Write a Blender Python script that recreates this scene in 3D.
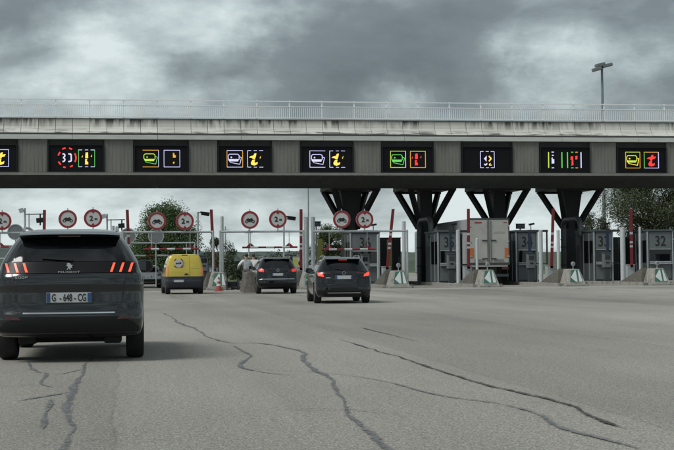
import bpy, bmesh, math, random
from mathutils import Vector, Matrix
R = math.radians
for o in list(bpy.data.objects): bpy.data.objects.remove(o)
scene = bpy.context.scene
COL = scene.collection

# ------------------------------------------------------------------ camera
cam = bpy.data.cameras.new('camera')
cam.sensor_width = 36.0
cam.lens = 36.0 * 1400.0 / 674.0
cam.clip_start = 0.1
cam.clip_end = 9000
camera = bpy.data.objects.new('camera', cam)
COL.objects.link(camera)
yaw, pitch, roll = R(8.65), math.atan(43.5 / 1400.0), R(0.5)
fwd = Vector((math.sin(yaw) * math.cos(pitch), math.cos(yaw) * math.cos(pitch), math.sin(pitch)))
rt0 = Vector((math.cos(yaw), -math.sin(yaw), 0))
up0 = rt0.cross(fwd)
rt = rt0 * math.cos(roll) - up0 * math.sin(roll)
up = up0 * math.cos(roll) + rt0 * math.sin(roll)
camera.matrix_world = Matrix(((rt.x, up.x, -fwd.x, 0), (rt.y, up.y, -fwd.y, 0), (rt.z, up.z, -fwd.z, 1.1), (0, 0, 0, 1)))
scene.camera = camera

# ------------------------------------------------------------------ light
SUN_EL, SUN_AZ = R(50), R(-112)          # azimuth from +Y (road direction), negative = left
sun = bpy.data.lights.new('sun', 'SUN')
sun.energy = 1.5
sun.angle = R(28)
sun.color = (1.0, 0.985, 0.955)
sun_o = bpy.data.objects.new('sun', sun)
COL.objects.link(sun_o)
sd = Vector((math.sin(SUN_AZ) * math.cos(SUN_EL), math.cos(SUN_AZ) * math.cos(SUN_EL), math.sin(SUN_EL)))
sun_o.rotation_euler = sd.to_track_quat('Z', 'Y').to_euler()

world = bpy.data.worlds.new('World')
scene.world = world
world.use_nodes = True
nt = world.node_tree
nt.nodes.clear()
N = lambda t: nt.nodes.new(t)
L = nt.links.new
out = N('ShaderNodeOutputWorld')
bg_sky, bg_cl, mixs = N('ShaderNodeBackground'), N('ShaderNodeBackground'), N('ShaderNodeMixShader')
sky = N('ShaderNodeTexSky')
sky.sky_type = 'NISHITA'
sky.sun_disc = False
sky.sun_elevation = SUN_EL
sky.sun_rotation = SUN_AZ
sky.air_density = 1.0
sky.dust_density = 2.0
L(sky.outputs[0], bg_sky.inputs[0])
bg_sky.inputs[1].default_value = 0.08
tc = N('ShaderNodeTexCoord')
sep = N('ShaderNodeSeparateXYZ')
L(tc.outputs['Generated'], sep.inputs[0])
def M2(op, a, b=None, clamp=False):
    n = N('ShaderNodeMath'); n.operation = op; n.use_clamp = clamp
    for i, v in enumerate((a, b)):
        if v is None: continue
        if isinstance(v, (int, float)): n.inputs[i].default_value = v
        else: L(v, n.inputs[i])
    return n.outputs[0]
# billowing cloud layer: direction projected on a raised plane, so the masses flatten towards the horizon
zz = M2('ADD', M2('MAXIMUM', sep.outputs[2], -0.1), 0.42)
cx, cy = M2('DIVIDE', sep.outputs[0], zz), M2('DIVIDE', sep.outputs[1], zz)
comb = N('ShaderNodeCombineXYZ')
L(cx, comb.inputs[0]); L(cy, comb.inputs[1]); L(M2('MULTIPLY', sep.outputs[2], 2.2), comb.inputs[2])
def noise(vec, scale, detail, rough, off, dist=0.0, o='Fac'):
    mp = N('ShaderNodeMapping'); mp.inputs['Location'].default_value = off
    L(vec, mp.inputs[0])
    n = N('ShaderNodeTexNoise'); n.inputs['Scale'].default_value = scale
    n.inputs['Detail'].default_value = detail; n.inputs['Roughness'].default_value = rough
    n.inputs['Distortion'].default_value = dist
    L(mp.outputs[0], n.inputs['Vector'])
    return n.outputs[o]
def VM(op, a, b):
    n = N('ShaderNodeVectorMath'); n.operation = op
    for i, v in enumerate((a, b)):
        if isinstance(v, tuple): n.inputs[i].default_value = v
        else: L(v, n.inputs[i])
    return n
OFF = 11.7
n1 = noise(comb.outputs[0], 3.1, 9, 0.57, (OFF, 1.2, 0.0), 0.1)
n2 = noise(comb.outputs[0], 0.9, 3, 0.5, (OFF * 2.1, 2.6, 0.0))
n3 = noise(comb.outputs[0], 9.0, 5, 0.55, (OFF, 0.2, 4.0), 0.2)
thick = M2('ADD', M2('ADD', M2('MULTIPLY', n1, 0.72), M2('MULTIPLY', n2, 0.10)), M2('MULTIPLY', n3, 0.18))
# the large masses of this sky: each a soft lump (direction, angular radius, thickness), its outline broken up by noise
wob = VM('SUBTRACT', noise(tc.outputs['Generated'], 14.0, 6, 0.6, (1.0, 2.0, 3.0), 0.0, 'Color'), (0.5, 0.5, 0.5))
wd = VM('MULTIPLY', wob.outputs[0], (0.13, 0.13, 0.085))
dirv = VM('ADD', tc.outputs['Generated'], wd.outputs[0])
for (dx, dy, dz, rad, amt) in [(0.2005, 0.9675, 0.1541, 0.105, 0.13), (0.1238, 0.9814, 0.1466, 0.07, 0.09), (0.3272, 0.9283, 0.1764, 0.085, 0.11), (0.242, 0.9594, 0.145, 0.06, 0.08), (-0.0804, 0.9811, 0.1762, 0.06, 0.07), (0.1233, 0.9748, 0.186, 0.06, 0.05), (0.0534, 0.9891, 0.1376, 0.05, 0.04), (-0.0368, 0.9883, 0.1482, 0.075, -0.09), (0.3025, 0.9427, 0.1405, 0.07, -0.13), (0.1837, 0.9754, 0.1216, 0.028, -0.12), (0.001, 0.9908, 0.135, 0.05, -0.07), (0.0638, 0.9824, 0.1756, 0.06, -0.06), (0.3671, 0.9208, 0.1319, 0.05, 0.03)]:
    df = VM('MULTIPLY', VM('SUBTRACT', dirv.outputs[0], (dx, dy, dz)).outputs[0], (1.0, 1.0, 2.0))
    ln = N('ShaderNodeVectorMath'); ln.operation = 'LENGTH'; L(df.outputs[0], ln.inputs[0])
    mr_ = N('ShaderNodeMapRange'); mr_.interpolation_type = 'SMOOTHERSTEP'
    for k_, v_ in ((1, rad * 1.5), (2, 0.0), (3, 0.0), (4, amt)): mr_.inputs[k_].default_value = v_ * (0.85 if k_ == 4 else 1.0)
    L(ln.outputs['Value'], mr_.inputs[0])
    thick = M2('ADD', thick, mr_.outputs[0])
hz_ = N('ShaderNodeMapRange'); hz_.interpolation_type = 'SMOOTHSTEP'      # cloud thins out all round towards the horizon
for k_, v_ in ((1, 0.0), (2, 0.10), (3, 0.10), (4, 0.0)): hz_.inputs[k_].default_value = v_
L(sep.outputs[2], hz_.inputs[0])
thick = M2('SUBTRACT', thick, hz_.outputs[0])
ramp = N('ShaderNodeValToRGB')
L(thick, ramp.inputs[0])
cr = ramp.color_ramp
cr.interpolation = 'LINEAR'
cr.elements[0].position, cr.elements[0].color = 0.36, (0.400, 0.448, 0.450, 1)
cr.elements[1].position, cr.elements[1].color = 0.76, (0.072, 0.087, 0.092, 1)
e = cr.elements.new(0.44); e.color = (0.272, 0.313, 0.318, 1)
e = cr.elements.new(0.515); e.color = (0.168, 0.197, 0.203, 1)
e = cr.elements.new(0.59); e.color = (0.110, 0.131, 0.136, 1)
L(ramp.outputs[0], bg_cl.inputs[0])
bg_cl.inputs[1].default_value = 1.0
mixs.inputs[0].default_value = 0.93          # nearly closed overcast, a little clear sky through it
L(bg_sky.outputs[0], mixs.inputs[1]); L(bg_cl.outputs[0], mixs.inputs[2])
L(mixs.outputs[0], out.inputs[0])

vs = scene.view_settings
vs.view_transform = 'Standard'
vs.look = 'None'
vs.exposure = 0.86
vs.gamma = 1.0
vs.use_curve_mapping = False

# ------------------------------------------------------------------ materials
MATS = {}
def mat(name, col, rough=0.6, metal=0.0, var=0.0, scale=6.0, bump=0.0, bscale=None, coat=0.0, emit=0.0, spec=0.5, dirt=None, stretch=(1, 1, 1)):
    if name in MATS: return MATS[name]
    m = bpy.data.materials.new(name); m.use_nodes = True
    t = m.node_tree; p = t.nodes['Principled BSDF']
    p.inputs['Base Color'].default_value = (*col, 1)
    p.inputs['Roughness'].default_value = rough
    p.inputs['Metallic'].default_value = metal
    p.inputs['Coat Weight'].default_value = coat
    p.inputs['Coat Roughness'].default_value = 0.03
    p.inputs['Specular IOR Level'].default_value = spec
    if emit:
        p.inputs['Emission Color'].default_value = (*col, 1); p.inputs['Emission Strength'].default_value = emit
    if var or bump or dirt:
        c = t.nodes.new('ShaderNodeTexCoord'); mp = t.nodes.new('ShaderNodeMapping')
        mp.inputs['Scale'].default_value = stretch
        t.links.new(c.outputs['Object'], mp.inputs[0])
        oi = t.nodes.new('ShaderNodeObjectInfo')
        ad = t.nodes.new('ShaderNodeVectorMath'); ad.operation = 'ADD'
        ml = t.nodes.new('ShaderNodeMath'); ml.operation = 'MULTIPLY'; ml.inputs[1].default_value = 37.0
        t.links.new(oi.outputs['Random'], ml.inputs[0])
        t.links.new(mp.outputs[0], ad.inputs[0]); t.links.new(ml.outputs[0], ad.inputs[1])
        n = t.nodes.new('ShaderNodeTexNoise'); n.inputs['Scale'].default_value = scale; n.inputs['Detail'].default_value = 6
        n.inputs['Roughness'].default_value = 0.62
        t.links.new(ad.outputs[0], n.inputs['Vector'])
        if var:
            mr = t.nodes.new('ShaderNodeMapRange')
            mr.inputs['From Min'].default_value = 0.3; mr.inputs['From Max'].default_value = 0.7
            mr.inputs['To Min'].default_value = 1 - var; mr.inputs['To Max'].default_value = 1 + var
            t.links.new(n.outputs['Fac'], mr.inputs[0])
            mx = t.nodes.new('ShaderNodeMix'); mx.data_type = 'RGBA'; mx.blend_type = 'MULTIPLY'; mx.inputs[0].default_value = 1
            mx.inputs[6].default_value = (*col, 1)
            t.links.new(mr.outputs[0], mx.inputs[7])
            last = mx.outputs[2]
            if dirt:
                n2 = t.nodes.new('ShaderNodeTexNoise'); n2.inputs['Scale'].default_value = dirt[1]; n2.inputs['Detail'].default_value = 5
                t.links.new(ad.outputs[0], n2.inputs['Vector'])
                rr = t.nodes.new('ShaderNodeMapRange'); rr.inputs['From Min'].default_value = dirt[2]; rr.inputs['From Max'].default_value = dirt[2] + 0.14
                t.links.new(n2.outputs['Fac'], rr.inputs[0])
                m3 = t.nodes.new('ShaderNodeMix'); m3.data_type = 'RGBA'
                m3.inputs[7].default_value = (*dirt[0], 1)
                t.links.new(rr.outputs[0], m3.inputs[0]); t.links.new(last, m3.inputs[6])
                last = m3.outputs[2]
            t.links.new(last, p.inputs['Base Color'])
        if bump:
            nb = t.nodes.new('ShaderNodeTexNoise'); nb.inputs['Scale'].default_value = bscale or scale * 5; nb.inputs['Detail'].default_value = 5
            t.links.new(ad.outputs[0], nb.inputs['Vector'])
            b = t.nodes.new('ShaderNodeBump'); b.inputs['Strength'].default_value = bump; b.inputs['Distance'].default_value = 0.02
            t.links.new(nb.outputs['Fac'], b.inputs['Height']); t.links.new(b.outputs[0], p.inputs['Normal'])
    MATS[name] = m
    return m

def asphalt_mat():
    m = bpy.data.materials.new('asphalt'); m.use_nodes = True
    t = m.node_tree; p = t.nodes['Principled BSDF']
    NN = t.nodes.new; LL = t.links.new
    c = NN('ShaderNodeTexCoord')
    def nz(scale, det, rough, st=(1, 1, 1)):
        mp = NN('ShaderNodeMapping'); mp.inputs['Scale'].default_value = st; LL(c.outputs['Object'], mp.inputs[0])
        n = NN('ShaderNodeTexNoise'); n.inputs['Scale'].default_value = scale; n.inputs['Detail'].default_value = det; n.inputs['Roughness'].default_value = rough
        LL(mp.outputs[0], n.inputs['Vector']); return n.outputs['Fac']
    def mr(v, a, b, x, y):
        r = NN('ShaderNodeMapRange'); r.inputs[1].default_value = a; r.inputs[2].default_value = b; r.inputs[3].default_value = x; r.inputs[4].default_value = y
        LL(v, r.inputs[0]); return r.outputs[0]
    def mul(a, b):
        n = NN('ShaderNodeMath'); n.operation = 'MULTIPLY'; LL(a, n.inputs[0]); LL(b, n.inputs[1]); return n.outputs[0]
    grain = mr(nz(60, 2, 0.7), 0.30, 0.70, 0.30, 1.70)
    grain2 = mr(nz(19, 3, 0.7), 0.3, 0.7, 0.72, 1.28)
    patch = mr(nz(0.16, 5, 0.6, (1, 0.35, 1)), 0.32, 0.68, 0.76, 1.17)
    wear = mr(nz(0.5, 4, 0.6, (1, 0.06, 1)), 0.32, 0.68, 0.85, 1.10)
    spots = mr(nz(1.7, 4, 0.6), 0.62, 0.78, 1.0, 0.78)
    sx_ = NN('ShaderNodeSeparateXYZ'); LL(c.outputs['Object'], sx_.inputs[0])
    def mth(o, a, b=None):
        n = NN('ShaderNodeMath'); n.operation = o
        for i, v in enumerate((a, b)):
            if v is None: continue
            if isinstance(v, (int, float)): n.inputs[i].default_value = v
            else: LL(v, n.inputs[i])
        return n.outputs[0]
    # paver runs 3.7 m wide, each laid a slightly different tone, with a worn seam between them
    lane = mth('DIVIDE', mth('ADD', sx_.outputs[0], mth('MULTIPLY', nz(0.6, 2, 0.5), 0.16)), 3.7)
    wn = NN('ShaderNodeTexWhiteNoise'); wn.noise_dimensions = '1D'; LL(mth('FLOOR', lane), wn.inputs['W'])
    runs = mr(wn.outputs['Value'], 0, 1, 0.90, 1.08)
    fr = mth('ABSOLUTE', mth('SUBTRACT', mth('FRACT', lane), 0.5))
    seam = mr(mth('ADD', fr, mth('MULTIPLY', nz(3.0, 4, 0.6), 0.02)), 0.505, 0.509, 1.0, 0.84)
    # oil drips and tyre dirt where cars queue in the lanes (lane axes every 5 m)
    lf = mth('ABSOLUTE', mth('SUBTRACT', mth('FRACT', mth('DIVIDE', mth('ADD', sx_.outputs[0], 0.3), 5.0)), 0.5))
    queue = mr(sx_.outputs[1], 38, 66, 0.0, 1.0)
    oil = mul(mul(mr(lf, 0.13, 0.02, 0.0, 1.0), queue), mr(nz(2.4, 5, 0.7, (1, 0.25, 1)), 0.45, 0.62, 0.0, 0.55))
    f = mul(mul(mul(grain, grain2), mul(patch, wear)), mul(spots, mul(mul(runs, seam), mth('SUBTRACT', 1.0, oil))))
    mx = NN('ShaderNodeMix'); mx.data_type = 'RGBA'; mx.blend_type = 'MULTIPLY'; mx.inputs[0].default_value = 1
    mx.inputs[6].default_value = (0.262, 0.251, 0.224, 1); LL(f, mx.inputs[7]); LL(mx.outputs[2], p.inputs['Base Color'])
    p.inputs['Roughness'].default_value = 0.85
    p.inputs['Specular IOR Level'].default_value = 0.25
    b = NN('ShaderNodeBump'); b.inputs['Strength'].default_value = 0.55; b.inputs['Distance'].default_value = 0.006
    LL(nz(75, 2, 0.6), b.inputs['Height']); LL(b.outputs[0], p.inputs['Normal'])
    return m

def parapet_mat():
    # pale concrete with black algae runs that start under the coping, and grime on the flared foot
    m = bpy.data.materials.new('parapet_concrete'); m.use_nodes = True
    t = m.node_tree; p = t.nodes['Principled BSDF']
    NN = t.nodes.new; LL = t.links.new
    g = NN('ShaderNodeNewGeometry')
    def nz(scale, det, st, d=0.0):
        mp = NN('ShaderNodeMapping'); mp.inputs['Scale'].default_value = st; LL(g.outputs['Position'], mp.inputs[0])
        n = NN('ShaderNodeTexNoise'); n.inputs['Scale'].default_value = scale; n.inputs['Detail'].default_value = det; n.inputs['Distortion'].default_value = d
        LL(mp.outputs[0], n.inputs['Vector']); return n.outputs['Fac']
    def mr(v, a, b, x, y):
        r = NN('ShaderNodeMapRange'); r.inputs[1].default_value = a; r.inputs[2].default_value = b; r.inputs[3].default_value = x; r.inputs[4].default_value = y
        LL(v, r.inputs[0]); return r.outputs[0]
    def op(o, a, b):
        n = NN('ShaderNodeMath'); n.operation = o; n.use_clamp = True
        for i, v in enumerate((a, b)):
            if isinstance(v, (int, float)): n.inputs[i].default_value = v
            else: LL(v, n.inputs[i])
        return n.outputs[0]
    s = NN('ShaderNodeSeparateXYZ'); LL(g.outputs['Position'], s.inputs[0])
    big = mr(nz(0.42, 4, (1, 1, 0.3)), 0.47, 0.60, 0, 1)
    streak = mr(nz(4.0, 6, (1, 0.2, 0.16), 0.3), 0.40, 0.58, 0, 1)
    top = mr(s.outputs[2], 9.5, 10.05, 0.0, 1.0)
    oi = NN('ShaderNodeObjectInfo')
    worn = op('MAXIMUM', big, mr(oi.outputs['Random'], 0.80, 0.86, 0, 1))
    runs = op('MULTIPLY', op('MULTIPLY', streak, top), op('ADD', worn, 0.08))
    foot = op('MULTIPLY', mr(nz(1.1, 5, (0.55, 1, 5.0), 0.6), 0.46, 0.60, 0, 0.9), mr(s.outputs[2], 9.62, 9.36, 0, 1))
    dirt = op('MAXIMUM', runs, foot)
    base = NN('ShaderNodeMix'); base.data_type = 'RGBA'
    base.inputs[6].default_value = (0.45, 0.45, 0.41, 1); base.inputs[7].default_value = (0.53, 0.53, 0.485, 1)
    LL(oi.outputs['Random'], base.inputs[0])
    mx = NN('ShaderNodeMix'); mx.data_type = 'RGBA'; mx.inputs[7].default_value = (0.075, 0.078, 0.07, 1)
    LL(base.outputs[2], mx.inputs[6]); LL(dirt, mx.inputs[0])
    LL(mx.outputs[2], p.inputs['Base Color']); p.inputs['Roughness'].default_value = 0.9
    return m

def foliage_mat(name, c0, c1):
    m = bpy.data.materials.new(name); m.use_nodes = True
    t = m.node_tree; p = t.nodes['Principled BSDF']
    g = t.nodes.new('ShaderNodeNewGeometry')
    mx = t.nodes.new('ShaderNodeMix'); mx.data_type = 'RGBA'
    mx.inputs[6].default_value = (*c0, 1); mx.inputs[7].default_value = (*c1, 1)
    t.links.new(g.outputs['Random Per Island'], mx.inputs[0])
    t.links.new(mx.outputs[2], p.inputs['Base Color'])
    p.inputs['Roughness'].default_value = 0.65
    p.inputs['Specular IOR Level'].default_value = 0.25
    return m

A = asphalt_mat()
PARAPET = parapet_mat()
CONC = mat('fascia_concrete', (0.175, 0.176, 0.158), 0.9, var=0.15, scale=1.6, bump=0.35, bscale=26, stretch=(1, 1, 0.18))
LEDGE = mat('ledge_concrete', (0.50, 0.52, 0.49), 0.8, var=0.12, scale=2.2, stretch=(0.4, 1, 3))
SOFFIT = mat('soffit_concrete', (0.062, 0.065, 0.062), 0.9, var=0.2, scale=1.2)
STEELD = mat('dark_painted_steel', (0.028, 0.031, 0.033), 0.6, var=0.15, scale=3)
ISLE = mat('island_concrete', (0.15, 0.145, 0.13), 0.95, var=0.3, scale=2.5, bump=0.4, bscale=30, dirt=((0.07, 0.068, 0.06), 1.6, 0.55))
RAMP = mat('ramp_cobbles', (0.105, 0.10, 0.086), 0.95, var=0.35, scale=7, bump=0.8, bscale=18)
NOSEC = mat('nose_concrete', (0.26, 0.255, 0.23), 0.9, var=0.2, scale=4, dirt=((0.13, 0.12, 0.10), 2.4, 0.56))
GALV = mat('galvanised_steel', (0.42, 0.45, 0.46), 0.45, metal=0.5, var=0.15, scale=8)
WHITEP = mat('white_paint', (0.42, 0.445, 0.45), 0.5, var=0.10, scale=5)
RAILP = mat('railing_paint', (0.82, 0.84, 0.84), 0.5)
REDP = mat('red_paint', (0.16, 0.013, 0.018), 0.5, var=0.15, scale=6)
SIGNRED = mat('sign_red', (0.24, 0.018, 0.025), 0.45)
SIGNWHITE = mat('sign_white', (0.46, 0.48, 0.475), 0.5, var=0.06, scale=4)
SIGNBACK = mat('sign_back_grey', (0.16, 0.175, 0.18), 0.6, var=0.1)
BLACK = mat('black_print', (0.012, 0.012, 0.013), 0.6)
GREENP = mat('arrow_green', (0.03, 0.11, 0.075), 0.5, var=0.15)
BOOTHG = mat('booth_grey', (0.068, 0.080, 0.083), 0.55, var=0.12, scale=2, dirt=((0.07, 0.075, 0.075), 1.5, 0.62))
BOOTHL = mat('booth_light_grey', (0.125, 0.142, 0.146), 0.5, var=0.10, scale=2, dirt=((0.12, 0.125, 0.12), 1.5, 0.62))
BOOTHD = mat('booth_dark', (0.04, 0.046, 0.049), 0.6, var=0.1)
GLASSD = mat('dark_glass', (0.004, 0.005, 0.006), 0.05, spec=0.5)
BLUEP = mat('blue_post_paint', (0.013, 0.026, 0.060), 0.5, var=0.15)
YELP = mat('lime_yellow_panel', (0.46, 0.47, 0.12), 0.6, var=0.1)
RUBBER = mat('tyre_rubber', (0.016, 0.016, 0.017), 0.85, var=0.2, scale=20)
PLASTIC = mat('black_plastic', (0.009, 0.010, 0.011), 0.6, spec=.3)
CHROME = mat('chrome', (0.62, 0.63, 0.64), 0.18, metal=1.0)
RIMM = mat('alloy_rim', (0.35, 0.36, 0.37), 0.35, metal=0.9)
LAMPR = mat('lamp_red', (0.22, 0.010, 0.010), 0.2, coat=0.4)
LAMPD = mat('lamp_dark_red', (0.05, 0.006, 0.007), 0.2, coat=0.4)
LAMPON = mat('lamp_lit_red', (1.0, 0.06, 0.03), 0.3, emit=0.75)
CLAWON = mat('lamp_lit_claw', (1.0, 0.075, 0.035), 0.3, emit=.85)
PLATEW = mat('plate_white', (0.44, 0.46, 0.47), 0.4)
PLATEB = mat('plate_blue', (0.02, 0.065, 0.18), 0.4)
ORANGE = mat('orange_reflector', (0.50, 0.14, 0.03), 0.4)
BARK = mat('bark', (0.07, 0.055, 0.04), 0.9, var=0.3, scale=8)
TAR = mat('tar_seal', (0.120, 0.125, 0.130), 0.7, var=0.35, scale=5, bump=0.4, bscale=60, dirt=((0.20, 0.20, 0.185), 9, 0.56))
CRACKD = mat('open_crack_dark', (0.045, 0.044, 0.041), 0.95, var=0.4, scale=20, dirt=((0.17, 0.168, 0.155), 14, 0.55))
GRASS = mat('grass', (0.085, 0.115, 0.040), 0.95, var=0.4, scale=0.35, bump=0.5, bscale=6)

# ------------------------------------------------------------------ mesh helpers
class MB:
    def __init__(s): s.v = []; s.f = []; s.m = []
    def add(s, vs, fs, mi=0):
        b = len(s.v); s.v += [tuple(q) for q in vs]; s.f += [tuple(b + i for i in q) for q in fs]; s.m += [mi] * len(fs); return s
    def box(s, x0, x1, y0, y1, z0, z1, mi=0):
        return s.add([(x0, y0, z0), (x1, y0, z0), (x1, y1, z0), (x0, y1, z0), (x0, y0, z1), (x1, y0, z1), (x1, y1, z1), (x0, y1, z1)],
                     [(0, 3, 2, 1), (4, 5, 6, 7), (0, 1, 5, 4), (1, 2, 6, 5), (2, 3, 7, 6), (3, 0, 4, 7)], mi)
    def bar(s, p, q, w, h, mi=0):                       # rectangular bar between two points
        p, q = Vector(p), Vector(q); d = (q - p).normalized()
        a = d.cross(Vector((0, 0, 1)))
        if a.length < 1e-3: a = Vector((1, 0, 0))
        a.normalize(); b = a.cross(d).normalized(); a *= w / 2; b *= h / 2
        vs = [o + i * a + j * b for o in (p, q) for i, j in ((-1, -1), (1, -1), (1, 1), (-1, 1))]
        return s.add(vs, [(0, 1, 2, 3), (7, 6, 5, 4), (0, 4, 5, 1), (1, 5, 6, 2), (2, 6, 7, 3), (3, 7, 4, 0)], mi)
    def cyl(s, p, q, r0, r1=None, n=12, mi=0):
        return s.tube([p, q], [r0, r0 if r1 is None else r1], n, mi)
    def tube(s, pts, r, n=10, mi=0):
        pts = [Vector(p) for p in pts]
        if not isinstance(r, (list, tuple)): r = [r] * len(pts)
        vs, fs = [], []; a = None
        for i, p in enumerate(pts):
            d = (pts[min(i + 1, len(pts) - 1)] - pts[max(i - 1, 0)]).normalized()
            if a is None:
                a = d.cross(Vector((0, 0, 1)))
                if a.length < 1e-3: a = Vector((1, 0, 0))
            a = (a - d * a.dot(d)).normalized(); b = d.cross(a)
            for k in range(n):
                t = 2 * math.pi * k / n
                vs.append(p + (a * math.cos(t) + b * math.sin(t)) * r[i])
        for i in range(len(pts) - 1):
            for k in range(n):
                j = (k + 1) % n
                fs.append((i * n + k, i * n + j, (i + 1) * n + j, (i + 1) * n + k))
        fs.append(tuple(reversed(range(n)))); fs.append(tuple((len(pts) - 1) * n + k for k in range(n)))
        return s.add(vs, fs, mi)
    def prism_xz(s, poly, y0, y1, mi=0):                # outline in x,z pulled along y (front at y0)
        n = len(poly)
        vs = [(x, y0, z) for x, z in poly] + [(x, y1, z) for x, z in poly]
        fs = [tuple(range(n)), tuple(reversed(range(n, 2 * n)))] + [(i, i + n, (i + 1) % n + n, (i + 1) % n) for i in range(n)]
        return s.add(vs, fs, mi)
    def prism_yz(s, poly, x0, x1, mi=0):
        n = len(poly)
        vs = [(x0, y, z) for y, z in poly] + [(x1, y, z) for y, z in poly]
        fs = [tuple(reversed(range(n))), tuple(range(n, 2 * n))] + [(i, (i + 1) % n, (i + 1) % n + n, i + n) for i in range(n)]
        return s.add(vs, fs, mi)
    def lathe_x(s, prof, c, n=28, mi=0):                # prof: (x, radius), turned about an x axis through c
        vs, fs = [], []
        for x, r in prof:
            for k in range(n):
                t = 2 * math.pi * k / n
                vs.append((c[0] + x, c[1] + r * math.cos(t), c[2] + r * math.sin(t)))
        for i in range(len(prof) - 1):
            for k in range(n):
                j = (k + 1) % n; fs.append((i * n + k, i * n + j, (i + 1) * n + j, (i + 1) * n + k))
        return s.add(vs, fs, mi)
    def ring_y(s, c, r0, r1, y0, y1, a0=0, a1=360, n=40, mi=0):   # flat ring (or arc) facing -y
        full = abs(a1 - a0) >= 359.9; k = n if full else n + 1
        vs = []
        for i in range(k):
            t = R(a0 + (a1 - a0) * i / n)
            for r, y in ((r0, y0), (r1, y0), (r1, y1), (r0, y1)): vs.append((c[0] + r * math.cos(t), y, c[1] + r * math.sin(t)))
        fs = []
        for i in range(n):
            j = (i + 1) % k
            for q in range(4):
                w = (q + 1) % 4; fs.append((i * 4 + q, i * 4 + w, j * 4 + w, j * 4 + q))
        return s.add(vs, fs, mi)
    def mesh(s, name, mats):
        me = bpy.data.meshes.new(name); me.from_pydata(s.v, [], s.f)
        for mm in (mats if isinstance(mats, (list, tuple)) else [mats]): me.materials.append(mm)
        if any(s.m): me.polygons.foreach_set('material_index', s.m)
        bm = bmesh.new(); bm.from_mesh(me); bmesh.ops.recalc_face_normals(bm, faces=bm.faces); bm.to_mesh(me); bm.free()
        return me
    def build(s, name, mats, parent=None, smooth=False, bevel=0.0):
        o = link(name, s.mesh(name, mats), parent)
        if smooth: shade(o.data)
        if bevel:
            b = o.modifiers.new('bevel', 'BEVEL'); b.width = bevel; b.segments = 2; b.limit_method = 'ANGLE'
        return o
def shade(me, ang=35):
    me.polygons.foreach_set('use_smooth', [True] * len(me.polygons))
    me.set_sharp_from_angle(angle=R(ang))
def link(name, data, parent=None):
    o = bpy.data.objects.new(name, data); COL.objects.link(o)
    if parent is not None: o.parent = parent
    return o
def thing(name, label, cat, loc=(0, 0, 0), rz=0.0, group=None):
    o = bpy.data.objects.new(name, None); COL.objects.link(o)
    o.location = loc; o.rotation_euler = (0, 0, rz)
    return tag(o, label, cat, group)
def tag(o, label, cat, group=None, kind=None):
    o['label'] = label
    if cat: o['category'] = cat
    if group: o['group'] = group
    if kind: o['kind'] = kind
    return o
def structure(o, label=None):
    o['kind'] = 'structure'
    if label: o['label'] = label
    return o
TXT = {}
def text(name, s, size, m, parent, loc, depth=0.004, width=None, bold=0.0, shear=0.0):
    """lettering facing -y, centred on loc"""
    cu = bpy.data.curves.new('lettering', 'FONT'); cu.body = s; cu.size = size; cu.align_x = 'CENTER'; cu.align_y = 'CENTER'
    cu.extrude = depth / 2; cu.offset = bold; cu.shear = shear; cu.resolution_u = 3
    t = bpy.data.objects.new('lettering', cu); COL.objects.link(t)
    dg = bpy.context.evaluated_depsgraph_get()
    me = bpy.data.meshes.new_from_object(t.evaluated_get(dg))
    bpy.data.objects.remove(t)
    xs = [v.co.x for v in me.vertices]; ys = [v.co.y for v in me.vertices]
    if not xs: return None
    k = (width / (max(xs) - min(xs))) if width else 1.0
    mx, my = (max(xs) + min(xs)) / 2, (max(ys) + min(ys)) / 2
    for v in me.vertices: v.co = ((v.co.x - mx) * k, -v.co.z, v.co.y - my)
    me.materials.clear(); me.materials.append(m)
    o = link(name, me, parent); o.location = loc
    return o

# ------------------------------------------------------------------ ground, road, hills
mb = MB().add([(-4000, -300, -0.06), (4000, -300, -0.06), (4000, 6500, -0.06), (-4000, 6500, -0.06)], [(0, 1, 2, 3)])
structure(mb.build('ground', GRASS))
mb = MB().add([(-60, -40, 0), (80, -40, 0), (80, 106, 0), (-60, 106, 0)], [(0, 1, 2, 3)])
road = structure(mb.build('road', A))
mb = MB().add([(-30, 106.0, 0), (4.5, 106.0, 0), (-14, 330, 0), (-40, 330, 0)], [(0, 1, 2, 3)])
mb.add([(12, 106.0, 0), (60, 106.0, 0), (60, 300, 0), (26, 300, 0)], [(0, 1, 2, 3)])
structure(mb.build('exit_road', A))
APRON = mat('apron_concrete', (0.27, 0.265, 0.24), 0.9, var=0.16, scale=0.8, stretch=(0.3, 1, 1), bump=0.2, bscale=40)
mb = MB()
for i in range(24):                                       # concrete slabs in front of the islands, cast with open joints
    x = -40 + i * 4.0
    mb.box(x + 0.01, x + 3.99, 69.6, 73.9, -0.03, 0.006)
structure(mb.build('concrete_apron', APRON))

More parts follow.
